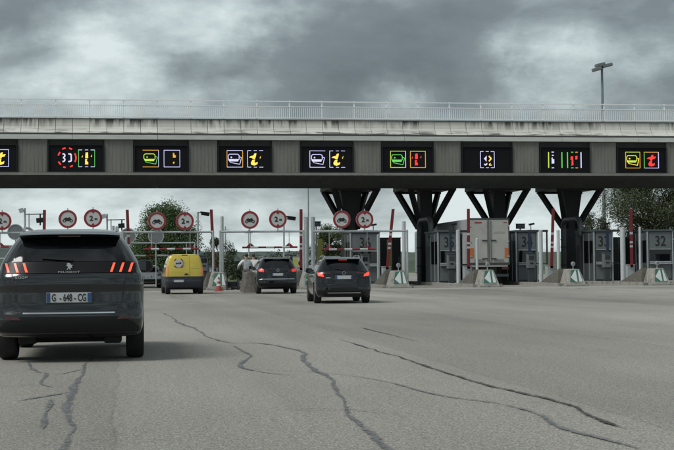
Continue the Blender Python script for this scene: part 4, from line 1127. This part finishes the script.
MB().prism_yz([(.33, 1.53), (.32, 1.555), (.60, 1.625), (.66, 1.55)], -.60, .60).build('spoiler', p_vw, vw.t, bevel=.015)
for sd_ in (-1, 1):
    vw.patch('side_window', [(.92, 1.19), (1.9, 1.16), (1.9, 1.49), (1.0, 1.49)], GLASSD, .004, sd_); vw.patch('side_window', [(1.95, 1.16), (2.85, 1.15), (2.45, 1.49), (1.95, 1.49)], GLASSD, .004, sd_)
    vw.line('door_seam', [(1.92, .5), (1.92, 1.13)], .010, BLACK, .0015, sd_)
# --- yellow van
YEL = paint('yellow_paint', (.50, .40, .045), 0, .38); NAVY = mat('navy_lower', (.014, .018, .034), .5)
kg = Car('delivery_van', 'yellow small delivery van with dark blue lower body and round badge', (2.70, 63.4, 0), R(1.9), [
    (.28, .78, .10, 3.95, .14), (.34, .82, .03, 4.05, .14), (.50, .845, .0, 4.15, .16), (.62, .85, .0, 4.18, .16), (.66, .848, .02, 4.16, .16), (.80, .85, .03, 4.0, .18), (1.0, .845, .035, 3.5, .18), (1.10, .835, .045, 3.15, .18), (1.30, .80, .07, 2.9, .18),
    (1.5, .755, .105, 2.65, .18), (1.65, .71, .14, 2.4, .18), (1.74, .66, .17, 2.2, .2), (1.785, .60, .22, 2.0, .22), (1.81, .48, .35, 1.9, .25)], YEL, n=4.2)
kg.body((.62, 3.32), .32, .855)
me = kg.t.children[0].data if False else [o for o in kg.t.children if o.name.startswith('body')][0].data
me.materials.append(NAVY)
for p_ in me.polygons:
    if p_.center.z < .80: p_.material_index = 1
kg.patch('lower_door_band', [(-.835, .665), (.835, .665), (.835, .80), (-.835, .80)], NAVY, .006)
kg.patch('bumper', [(-.835, .34), (.835, .34), (.84, .655), (-.84, .655)], mat('dark_bumper', (.016, .018, .026), .6), .012)
for sd_ in (-1, 1):
    kg.patch('side_band', [(.25, .50), (3.0, .50), (3.0, .80), (.25, .80)], NAVY, .006, sd_)
    kg.patch('tail_light', [(sd_ * .755, .83), (sd_ * .835, .83), (sd_ * .80, 1.26), (sd_ * .73, 1.26)], mat('lamp_salmon', (.60, .16, .08), .3, emit=.12), .012)
    kg.patch('side_window', [(2.05, 1.10), (2.95, 1.08), (2.55, 1.58), (2.05, 1.60)], GLASSD, .004, sd_)
kg.line('door_seam', [(.20, .36), (.20, 1.74)], .012, mat('seam_brown', (.10, .08, .02), .8), .0015)
kg.line('roof_seam', [(-.62, 1.735), (.62, 1.735)], .012, mat('seam_brown', (.10, .08, .02), .8), .0015)
kg.line('panel_crease', [(.24, 1.15), (.70, 1.15)], .010, mat('seam_brown', (.10, .08, .02), .8), .0015)
kg.patch('door_handle', [(-.03, .87), (.17, .87), (.13, .92), (.07, .95), (.0, .92)], BLACK, .02)
y = kg.rear(-.28, 1.18) - .004
bd = MB().ring_y((-.28, 1.40), 0, .185, y - .012, y + .09, n=32).build('badge', SIGNWHITE, kg.t)
for a in (45, 135, 225, 315): MB().ring_y((-.28, 1.40), .19, .235, y - .010, y + .03, a - 16, a + 16, 6).build('badge_corner', SIGNRED, bd)
MB().prism_xz([(-.42, 1.36), (-.38, 1.44), (-.34, 1.39), (-.30, 1.45), (-.27, 1.38), (-.22, 1.45), (-.15, 1.43), (-.18, 1.37)], y - .017, y - .011).build('badge_mark', BLACK, bd)
yb = kg.rear(0, 1.76); MB().box(-.13, .13, yb - .02, yb + .06, 1.752, 1.775).build('brake_light', LAMPD, kg.t)
kg.plate(-.28, .60, None, .52, .11)
kg.mirror(2.75, 1.12, 1.3)
# --- silver-grey hatchback beyond
p_si = paint('silver_paint', (.34, .36, .365), .4, .35)
si = Car('hatchback', 'silver grey hatchback partly hidden behind the yellow van', (1.42, 86.5, 0), R(1.0), [
    (.22, .78, .16, 4.1, .3), (.30, .85, .04, 4.2, .3), (.45, .88, .0, 4.28, .34), (.60, .89, .0, 4.3, .38), (.75, .892, .04, 4.2, .40), (.88, .885, .06, 3.8, .42), (.95, .86, .10, 3.4, .42), (1.05, .80, .20, 3.1, .40), (1.15, .735, .30, 2.85, .4), (1.27, .66, .42, 2.6, .4), (1.34, .60, .52, 2.4, .4), (1.39, .50, .7, 2.2, .4), (1.40, .40, .85, 2.0, .3)], p_si)
si.body((.8, 3.4), .31, .89)
family(si, [(-.60, .99), (.60, .99), (.66, 1.02), (.54, 1.26), (-.54, 1.26), (-.66, 1.02)], [(.60, .74), (.80, .78), (.82, .88), (.60, .86)], None, .1, .70, .36, .5, 1.31, .22, 1.3, 2.5, .98, LAMPD)
si.patch('dark_valance', [(-.80, .30), (.80, .30), (.82, .55), (-.82, .55)], PLASTIC, .008)
for sd_ in (-1, 1): si.patch('side_window', [(.95, 1.0), (2.6, .97), (2.2, 1.27), (1.15, 1.27)], GLASSD, .004, sd_)

# ------------------------------------------------------------------ lorry
LW = mat('lorry_white', (.40, .40, .37), .5, var=.10, scale=1.5, dirt=((.33, .31, .26), .9, .6)); LG = mat('lorry_side_grey', (.33, .35, .355), .5, var=.1)
lx, ly = 21.84, 82.4
lo = thing('lorry', 'white box lorry seen from behind, waiting between booth 35 and booth 34', 'truck', (lx, ly, 0))
MB().box(-1.26, 1.26, .06, 13.4, 1.30, 4.02).build('box_body', LG, lo)
fr = MB()
for a in ((-1.275, 1.275, 3.98, 4.08), (-1.275, 1.275, 1.24, 1.36)): fr.box(a[0], a[1], -.02, .12, a[2], a[3])
for sd_ in (-1, 1): fr.box(min(sd_ * 1.22, sd_ * 1.275), max(sd_ * 1.22, sd_ * 1.275), -.02, .12, 1.36, 3.98)
fr.build('rear_frame', mat('lorry_frame', (.05, .052, .054), .5, var=.2), lo)
for sd_ in (-1, 1):
    x0, x1 = sorted((sd_ * .035, sd_ * 1.21))
    d = MB().box(x0, x1, -.01, .06, 1.37, 3.97).build('rear_door', LW, lo, bevel=.01)
    for z in (1.75, 2.65, 3.6): MB().box(sd_ * 1.19 - .06, sd_ * 1.19 + .06, -.045, .0, z - .045, z + .045).build('hinge', GALV, d)
    for x in (sd_ * .10, ): MB().cyl((x, -.04, 1.42), (x, -.04, 3.92), .022, n=8).build('lock_rod', mat('rod_dark', (.10, .10, .10), .5), d)
    for z in (1.62, 2.72): MB().box(x0 + .1 if sd_ > 0 else x1 - .4, x0 + .4 if sd_ > 0 else x1 - .1, -.06, -.012, z - .03, z + .03).build('lock_handle', BOOTHD, d)
    x0, x1 = sorted((sd_ * .96, sd_ * 1.19))
    MB().box(x0, x1, -.022, -.011, 1.66, 2.26).build('orange_marking', ORANGE, d)
    MB().box(sd_ * .62 - .30, sd_ * .62 + .30, -.02, -.011, 1.42, 1.58).build('tail_board_marking', mat('marking_grey', (.2, .2, .19), .6, var=.3), d)
    x0, x1 = sorted((sd_ * .78, sd_ * 1.20)); MB().box(x0, x1, -.06, .06, .95, 1.10).build('tail_light', LAMPD, lo)
    for w in (.72, 1.02):
        MB().lathe_x([(-.13, .30), (-.13, .47), (-.10, .50), (.10, .50), (.13, .47), (.13, .30)], (sd_ * w, 2.6, .5)).build('tyre', RUBBER, lo, True)
        MB().lathe_x([(-.13, .30), (-.13, .47), (-.10, .50), (.10, .50), (.13, .47), (.13, .30)], (sd_ * w, 3.9, .5)).build('tyre', RUBBER, lo, True)
    MB().box(sd_ * .88 - .28, sd_ * .88 + .28, 1.6, 1.63, .25, 1.1).build('mud_flap', RUBBER, lo)
for k in range(8):                                          # worn wordmark, too faint to read: slanted letter-sized strokes
    x = .28 + k * .088
    MB().prism_xz([(x, 3.13), (x + .055, 3.13), (x + .085, 3.25 + .02 * (k % 3)), (x + .03, 3.25 + .02 * (k % 2))], -.018, -.011).build('door_lettering', mat('faded_lettering', (.30, .31, .31), .6), lo)
MB().box(-.9, -.45, -.02, -.010, 3.76, 3.84).build('red_reflector', LAMPR, lo); MB().box(.9, 1.12, -.02, -.010, 3.78, 3.83).build('red_reflector', LAMPR, lo)
MB().box(-1.2, 1.2, .02, .14, .52, .68).build('underrun_bar', BOOTHD, lo); MB().box(-.5, .5, .2, 12, .75, 1.28).build('chassis', STEELD, lo)
MB().box(-.26, .26, -.01, .015, .72, .83).build('number_plate', PLATEW, lo); MB().box(-1.15, 1.15, .0, .12, 1.12, 1.23).build('bumper_beam', LW, lo)
cabm = MB().box(-1.22, 1.22, 14.0, 16.2, .7, 3.7).build('cab', LG, lo, bevel=.08)
for sd_ in (-1, 1): MB().lathe_x([(-.15, .30), (-.15, .47), (-.10, .5), (.10, .5), (.15, .47), (.15, .30)], (sd_ * 1.02, 14.9, .5)).build('tyre', RUBBER, lo, True)

# ------------------------------------------------------------------ people in white beside the far SUV
SKIN = mat('skin', (.36, .22, .16), .6); HAIR = mat('dark_hair', (.02, .016, .013), .7); SHIRT = mat('white_clothing', (.62, .63, .64), .8, var=.06); TROU = mat('grey_trousers', (.12, .125, .135), .9, var=.1)
def skin_mesh(nm, pts, edges, rad, m, parent, sub=2):
    me = bpy.data.meshes.new(nm); me.from_pydata(pts, edges, [])
    o = link(nm, me, parent)
    o.modifiers.new('skin', 'SKIN')
    for i, r in enumerate(rad): me.skin_vertices[0].data[i].radius = (r, r) if not isinstance(r, tuple) else r
    s_ = o.modifiers.new('sub', 'SUBSURF'); s_.levels = sub; s_.render_levels = sub
    me2 = bpy.data.meshes.new_from_object(o.evaluated_get(bpy.context.evaluated_depsgraph_get()))
    o.modifiers.clear(); o.data = me2; me2.materials.clear(); me2.materials.append(m); shade(me2, 80)
    return o
def person(loc, rz, label, arm):
    t = thing('person', label, 'person', loc, rz)
    P, E_, Rr = [], [], []
    def v(p, r, frm=None):
        P.append(p); Rr.append(r)
        if frm is not None: E_.append((frm, len(P) - 1))
        return len(P) - 1
    pel = v((0, 0, .98), (.15, .11)); wai = v((0, 0, 1.15), (.135, .10), pel); che = v((0, .0, 1.36), (.16, .11), wai); nk = v((0, .0, 1.50), .055, che); hd = v((0, -.01, 1.60), .075, nk); top = v((0, .0, 1.72), .085, hd)
    v((0, -.095, 1.635), .016, hd)
    hands = []
    for s_ in (-1, 1):
        hp = v((s_ * .10, 0, .92), .095, pel); kn = v((s_ * .11, -.02, .50), .06, hp); an = v((s_ * .12, .02, .10), .04, kn); v((s_ * .13, -.16, .045), .035, an)
        sh = v((s_ * .20, 0, 1.42), .06, che); el, wr_ = arm[0 if s_ < 0 else 1]
        el_ = v(el, .045, sh); w_ = v(wr_, .032, el_); d = (Vector(wr_) - Vector(el)).normalized()
        pm_ = v(tuple(Vector(wr_) + d * .07), .03, w_); hands.append((pm_, Vector(wr_) + d * .07, d))
    for pm_, c, d in hands:
        sd = d.cross(Vector((0, 1, .3))).normalized()
        for k, ln in ((-1.5, .06), (-.5, .075), (.5, .07), (1.5, .055)):
            a = v(tuple(c + sd * k * .017 + d * ln * .6), .009, pm_); v(tuple(c + sd * k * .017 + d * ln + Vector((0, -.01, -.012))), .008, a)
        v(tuple(c + sd * .05 - d * .01), .010, pm_)
    b = skin_mesh('body', P, E_, Rr, SKIN, t)
    # clothing follows the body
    def shell(nm, m, spec):
        p2, e2, r2 = [], [], []
        for i, (p, r, f) in enumerate(spec):
            p2.append(p); r2.append(r)
            if f is not None: e2.append((f, i))
        skin_mesh(nm, p2, e2, r2, m, t)
    (el0, w0), (el1, w1) = arm
    sh = lambda e_, w_: tuple(Vector(e_).lerp(Vector(w_), .9))
    shell('jacket', SHIRT, [((0, 0, .96), (.185, .145), None), ((0, 0, 1.16), (.17, .135), 0), ((0, 0, 1.37), (.195, .14), 1), ((0, 0, 1.49), .08, 2), ((-.21, 0, 1.42), .085, 2), (el0, .068, 4), (sh(el0, w0), .055, 5), ((.21, 0, 1.42), .085, 2), (el1, .068, 7), (sh(el1, w1), .055, 8)])
    shell('trousers', TROU, [((0, 0, .97), (.17, .13), None), ((-.10, 0, .90), .12, 0), ((-.11, -.02, .50), .085, 1), ((-.12, .02, .12), .07, 2), ((.10, 0, .90), .12, 0), ((.11, -.02, .50), .085, 4), ((.12, .02, .12), .07, 5)])
    shell('hair', HAIR, [((0, .035, 1.62), .085, None), ((0, .02, 1.72), .10, 0), ((0, -.02, 1.77), .06, 1)])
    for s_ in (-1, 1):
        MB().box(s_ * .035 - .014, s_ * .035 + .014, -.088, -.07, 1.655, 1.667).build('eye', BLACK, b)
    MB().box(-.025, .025, -.088, -.07, 1.585, 1.593).build('mouth', mat('lips', (.25, .09, .08), .6), b)
person((5.72, 66.3, .06), R(-150), 'person in a white jacket standing left of the farther dark SUV, arm bent', (((-.36, -.06, 1.22), (-.30, -.26, 1.14)), ((.38, -.04, 1.24), (.30, -.26, 1.10))))
person((6.12, 66.9, .06), R(160), 'person in a white jacket closest to the farther dark SUV, reaching towards it', (((-.34, -.10, 1.20), (-.30, -.32, 1.22)), ((.36, -.02, 1.18), (.34, -.16, .98))))

# ------------------------------------------------------------------ cone, gate unit, small things
t = thing('traffic_cone', 'red and white traffic cone standing by the nose block right of the yellow van', 'cone', (4.75, 71.4, .0))
MB().cyl((0, 0, .03), (0, 0, .72), .17, .035, 20).build('cone_body', mat('cone_red', (.26, .05, .035), .6, var=.25, scale=9), t, True)
for a, b in ((.26, .38), (.50, .60)):
    f = lambda z: .17 - (.135) * (z - .03) / .69 + .004
    MB().cyl((0, 0, a), (0, 0, b), f(a), f(b), 20).build('white_band', SIGNWHITE, t, True)
MB().box(-.23, .23, -.23, .23, .0, .04).build('base', mat('cone_red', (.45, .06, .04)), t, bevel=.02)
t = thing('stop_gate', 'low dark steel stop gate between the nose block and the concrete wedge', 'gate', (5.72, 74.4, .0))
MB().box(-.30, .18, -.12, .12, .18, .46).build('motor_box', PLASTIC, t, bevel=.02); MB().box(.22, .30, -.3, .3, .0, .62).build('side_plate', STEELD, t)
MB().box(-.40, -.32, -.3, .3, .0, .5).build('side_plate', STEELD, t); MB().cyl((-.4, 0, .1), (.5, 0, .1), .05).build('axle', STEELD, t); MB().cyl((.3, 0, .32), (.5, 0, .32), .03).build('stub', STEELD, t)
t = thing('concrete_wedge', 'weathered concrete wedge block left of the farther dark SUV', 'barrier block', (5.72, 64.6, 0))
MB().add([(-.36, -.5, 0), (.34, -.5, 0), (.34, 1.5, 0), (-.36, 1.5, 0), (-.16, -.1, .98), (.26, -.1, .98), (.26, 1.4, .98), (-.16, 1.4, .98)], [(3, 2, 1, 0), (4, 5, 6, 7), (0, 1, 5, 4), (1, 2, 6, 5), (2, 3, 7, 6), (3, 0, 4, 7)]).build('block', RAMP, t, bevel=.04)
MB().box(-.42, .42, -.58, 1.55, -.02, .06).build('foot', NOSEC, t)
t = thing('dome_lamp', 'small white dome lamp on a slim pole before the green hedge', 'lamp', (7.17, 90, 0))
MB().cyl((0, 0, 0), (0, 0, 1.62), .03, n=8).build('pole', STEELD, t); d = MB()
d.tube([(0, 0, 1.62), (0, 0, 1.72), (0, 0, 1.83), (0, 0, 1.90), (0, 0, 1.93)], [.20, .19, .15, .09, .02], 16); d.build('dome', SIGNWHITE, t, True)

def mast(x, y, z, lb, kind):
    t = thing('camera_mast' if kind != 'lamp' else 'floodlight_post', lb, 'camera' if kind != 'lamp' else 'floodlight', (x, y, 0))
    MB().cyl((0, 0, .0), (0, 0, z), .05).build('mast', GALV, t, True)
    if kind == 'cctv':
        MB().bar((0, 0, z - .05), (.42, -.1, z - .02), .05, .05).build('arm', PLASTIC, t)
        MB().bar((.20, -.25, z - .10), (.62, -.1, z - .16), .18, .16).build('camera_housing', PLASTIC, t); MB().bar((.16, -.27, z), (.64, -.1, z - .06), .24, .03).build('sun_hood', PLASTIC, t)
    elif kind == 'lamp':
        MB().bar((-.28, -.05, z), (.28, -.05, z), .2, .3).build('floodlight', BOOTHD, t); MB().box(-.22, .22, -.17, -.15, z - .1, z + .1).build('lens', GLASSD, t); MB().box(-.3, .3, -.2, .1, z + .15, z + .19).build('hood', BOOTHD, t)
    else:
        MB().bar((-.30, -.05, z - .18), (-.06, -.05, z - .10), .16, .24).build('floodlight', GALV, t); MB().bar((0, 0, z - .35), (1.0, 0, z - .33), .05, .05).build('arm', PLASTIC, t)
        MB().bar((.62, -.1, z - .70), (.98, -.1, z - .66), .26, .26).build('camera_housing', PLASTIC, t); MB().cyl((.82, 0, z - .95), (.82, 0, z - .33), .04).build('drop_tube', PLASTIC, t)
        MB().cyl((.22, 0, 1.5), (.22, 0, z - .3), .03).build('stay', GALV, t)
mast(8.85, 78, 4.05, 'dark security camera on a pole beside a two metre sign', 'cctv')
mast(-5.35, 78, 4.55, 'mast with floodlight and camera arm left of the dark SUV roof', 'multi')
mast(-.95, 80, 4.3, 'slim mast with lamp behind the right end of the dark SUV roof', 'multi')
mast(4.1, 79, 4.35, 'camera mast beside the two metre sign over the yellow van', 'cctv')
mast(12.6, 92, 4.05, 'small floodlight on a post left of the flared column', 'lamp')
mast(25.7, 89, 3.75, 'small floodlight above the roof of booth 34', 'lamp')
# street lamps far behind
def street_lamp(x, y, z, lb, heads, k=1.0):
    t = thing('street_lamp', lb, 'street lamp', (x, y, 0))
    MB().tube([(0, 0, 0), (0, 0, z * .5), (0, 0, z)], [.24 * k, .19 * k, .13 * k], 14).build('mast', mat('lamp_mast', (.22, .245, .255), .5, metal=.4, var=.1), t, True)
    if heads:
        MB().cyl((0, 0, z - .3), (0, 0, z + .15), .3, n=14).build('collar', GALV, t)
        for dx, dz, w in ((-.75, -.45, .95), (.45, .0, 1.1), (-.35, .05, 1.0)):
            h = MB().bar((dx - w * .5, -.4, z + dz - .16), (dx + w * .5, -.4, z + dz + .06), .75, .34).build('lamp_head', SIGNBACK, t, bevel=.05)
            MB().bar((dx - w * .4, -.42, z + dz - .34), (dx + w * .4, -.42, z + dz - .12), .6, .05).build('lens', SIGNWHITE, h)
        MB().bar((-.9, 0, z - .1), (.9, 0, z - .05), .1, .1).build('arm', GALV, t)
street_lamp(53.0, 150, 23.6, 'tall lamp mast with clustered heads rising above the gantry railing', True)
street_lamp(19.7, 150, 13.5, 'thin far mast seen below the gantry, left of the flared column', False, .36)
for x, y, h, lb in ((30, 420, 14, 'left faint far pole above the wooded hills'), (37, 420, 13, 'right faint far pole above the wooded hills')):
    t = thing('far_pole', lb, 'pole', (x, y, 0)); MB().tube([(0, 0, 0), (0, 0, h)], [.3, .2], 8).build('mast', GALV, t); MB().bar((-1.2, 0, h - 1), (1.2, 0, h - 1), .15, .15).build('crossarm', GALV, t)
# lettered hoarding and yellow board far behind
t = thing('hoarding', 'long white lettered hoarding seen between the two queuing dark cars', 'hoarding', (16.6, 125, 0))
for k in range(5): MB().box(-2.4 + k * 1.0, -1.42 + k * 1.0, -.03, .03, 1.0, 2.15).build('panel', SIGNWHITE, t)
MB().box(-2.5, 2.7, -.05, .05, 2.16, 2.22).build('top_edge', GALV, t)
for x in (-2.2, 0.1, 2.4): MB().box(x - .05, x + .05, .03, .13, 0, 2.1).build('post', GALV, t)
text('lettering', 'CALLC', .85, BLACK, t, (.5, -.04, 1.6), .01, width=3.3, bold=.02)
t = thing('yellow_board', 'pale yellow board behind the farther dark SUV', 'board', (13.1, 112, 0))
MB().box(-.75, .75, -.03, .03, 1.1, 1.95).build('panel', YELP, t, bevel=.01)
for x in (-.5, .5): MB().cyl((x, .06, 0), (x, .06, 1.8), .04).build('post', GALV, t)

# ------------------------------------------------------------------ trees and hedges
def tree(name, label, x, y, h, rx, crown, seed, m, leaf=.26, count=5200, trunk_r=.22, base=.22, holes=0.0):
    rnd = random.Random(seed)
    t = thing(name, label, 'tree', (x, y, 0))
    tr = MB(); tr.tube([(0, 0, 0), (.1, 0, h * .25), (-.05, .1, h * .5), (.05, 0, h * .78)], [trunk_r, trunk_r * .8, trunk_r * .55, trunk_r * .2], 9)
    blobs = []
    for i in range(crown):
        a = rnd.uniform(0, 6.283); k = rnd.random(); z = h * (base + .08 + (.92 - base) * k)
        prof_ = math.sin(math.pi * min(1, (k * .86 + .14))) ** .6
        rr = rx * prof_ * math.sqrt(rnd.uniform(.08, 1)) * .82
        p = Vector((rr * math.cos(a), rr * math.sin(a), z)); blobs.append((p, rnd.uniform(.20, .36) * rx))
        st = Vector((0, 0, min(h * .75, max(h * .2, z - rr * .7)))); tr.tube([st, st.lerp(p, .55) + Vector((0, 0, .15)), p], [trunk_r * .35, trunk_r * .2, .02], 5)
    tr.build('trunk', BARK, t, True)
    lf = MB(); vs, fs = [], []
    for i in range(count):
        p, r = blobs[rnd.randrange(len(blobs))]
        d = Vector((rnd.gauss(0, 1), rnd.gauss(0, 1), rnd.gauss(0, .8))); d = d.normalized() * r * (rnd.random() ** .45)
        c = p + d; s_ = leaf * rnd.uniform(.55, 1.25)
        u = Vector((rnd.gauss(0, 1), rnd.gauss(0, 1), rnd.gauss(0, .7))).normalized(); w = u.cross(Vector((rnd.gauss(0, 1), rnd.gauss(0, 1), rnd.gauss(0, 1)))).normalized()
        b = len(vs); vs += [c + u * s_ * .6, c + w * s_ * .34, c - u * s_ * .6, c - w * s_ * .34]; fs.append((b, b + 1, b + 2, b + 3))
    lf.v = [tuple(q) for q in vs]; lf.f = fs; lf.m = [0] * len(fs)
    me = bpy.data.meshes.new('crown'); me.from_pydata(lf.v, [], lf.f); me.materials.append(m)
    link('crown', me, t)
F1 = foliage_mat('leaf_dark_green', (.045, .075, .028), (.080, .125, .042)); F2 = foliage_mat('leaf_mid_green', (.045, .068, .024), (.080, .112, .038))
F3 = foliage_mat('leaf_bronze', (.048, .066, .034), (.085, .108, .052)); F4 = foliage_mat('leaf_far', (.035, .05, .028), (.07, .09, .045))
tree('broadleaf_tree', 'big dark green tree behind the yellow van', 4.3, 150, 7.5, 4.5, 130, 3, F1, .15, 62000, .3, .02)
tree('broadleaf_tree', 'large dark tree right of the column, behind booth 33', 50.5, 130, 11.5, 4.9, 150, 11, F3, .15, 60000, .28, .12)
tree('broadleaf_tree', 'fresh green tree at the right frame edge behind booth 32', 54.5, 126, 10.0, 3.8, 90, 12, F2, .15, 36000, .28, .1)
tree('broadleaf_tree', 'small rounded green tree left of the flared column', 19.4, 132, 5.1, 2.3, 50, 13, F2, .12, 16000, .15, .15)
tree('broadleaf_tree', 'low green tree seen through the bent duct by booth 33', 44.0, 128, 6.2, 2.2, 45, 14, F4, .12, 14000, .15, .15)
tree('broadleaf_tree', 'low bushy tree just right of the big dark tree', 10.8, 165, 4.6, 2.6, 26, 16, F4, .16, 8000, .15, .05)
def bush(label, x, y, h, rx, seed, m):
    rnd = random.Random(seed); t = thing('bush', label, 'bush', (x, y, 0), 0, 'bushes beyond the lanes'); vs, fs = [], []
    for i in range(4200):
        a, b = rnd.uniform(0, 6.283), rnd.random() ** .5
        k = rnd.random() ** .6; q = Vector((rx * b * math.cos(a), rx * .6 * b * math.sin(a), h * k * math.sqrt(max(.05, 1 - b * b * .8)) * (1 + .25 * math.sin(a * 3 + seed))))
        u = Vector((rnd.gauss(0, 1), rnd.gauss(0, 1), rnd.gauss(0, .8))).normalized(); w = u.cross(Vector((rnd.gauss(0, 1), rnd.gauss(0, 1), rnd.gauss(0, 1)))).normalized(); s_ = rnd.uniform(.09, .20)
        n = len(vs); vs += [tuple(q + u * s_ * .6), tuple(q + w * s_ * .34), tuple(q - u * s_ * .6), tuple(q - w * s_ * .34)]; fs.append((n, n + 1, n + 2, n + 3))
    me = bpy.data.meshes.new('crown'); me.from_pydata(vs, [], fs); me.materials.append(m); link('crown', me, t)
    s_ = MB()
    for k in range(5): s_.tube([(0, 0, 0), (math.cos(k * 1.3) * rx * .5, math.sin(k * 1.3) * rx * .3, h * .6)], [.04, .01], 5)
    s_.build('stem', BARK, t)
for i, (x, y, h, rx) in enumerate(((9.4, 132, 2.4, 2.2), (12.2, 134, 2.2, 2.2), (15.2, 138, 2.6, 2.4), (18.6, 146, 2.6, 2.6), (22.2, 148, 3.0, 2.6), (7.4, 150, 2.8, 2.2))):
    bush(('first', 'second', 'third', 'fourth', 'fifth', 'leftmost')[i] + ' green bush from the big tree in the hedge row beyond the lanes', x, y, h, rx, 30 + i, F2 if i % 2 else F4)
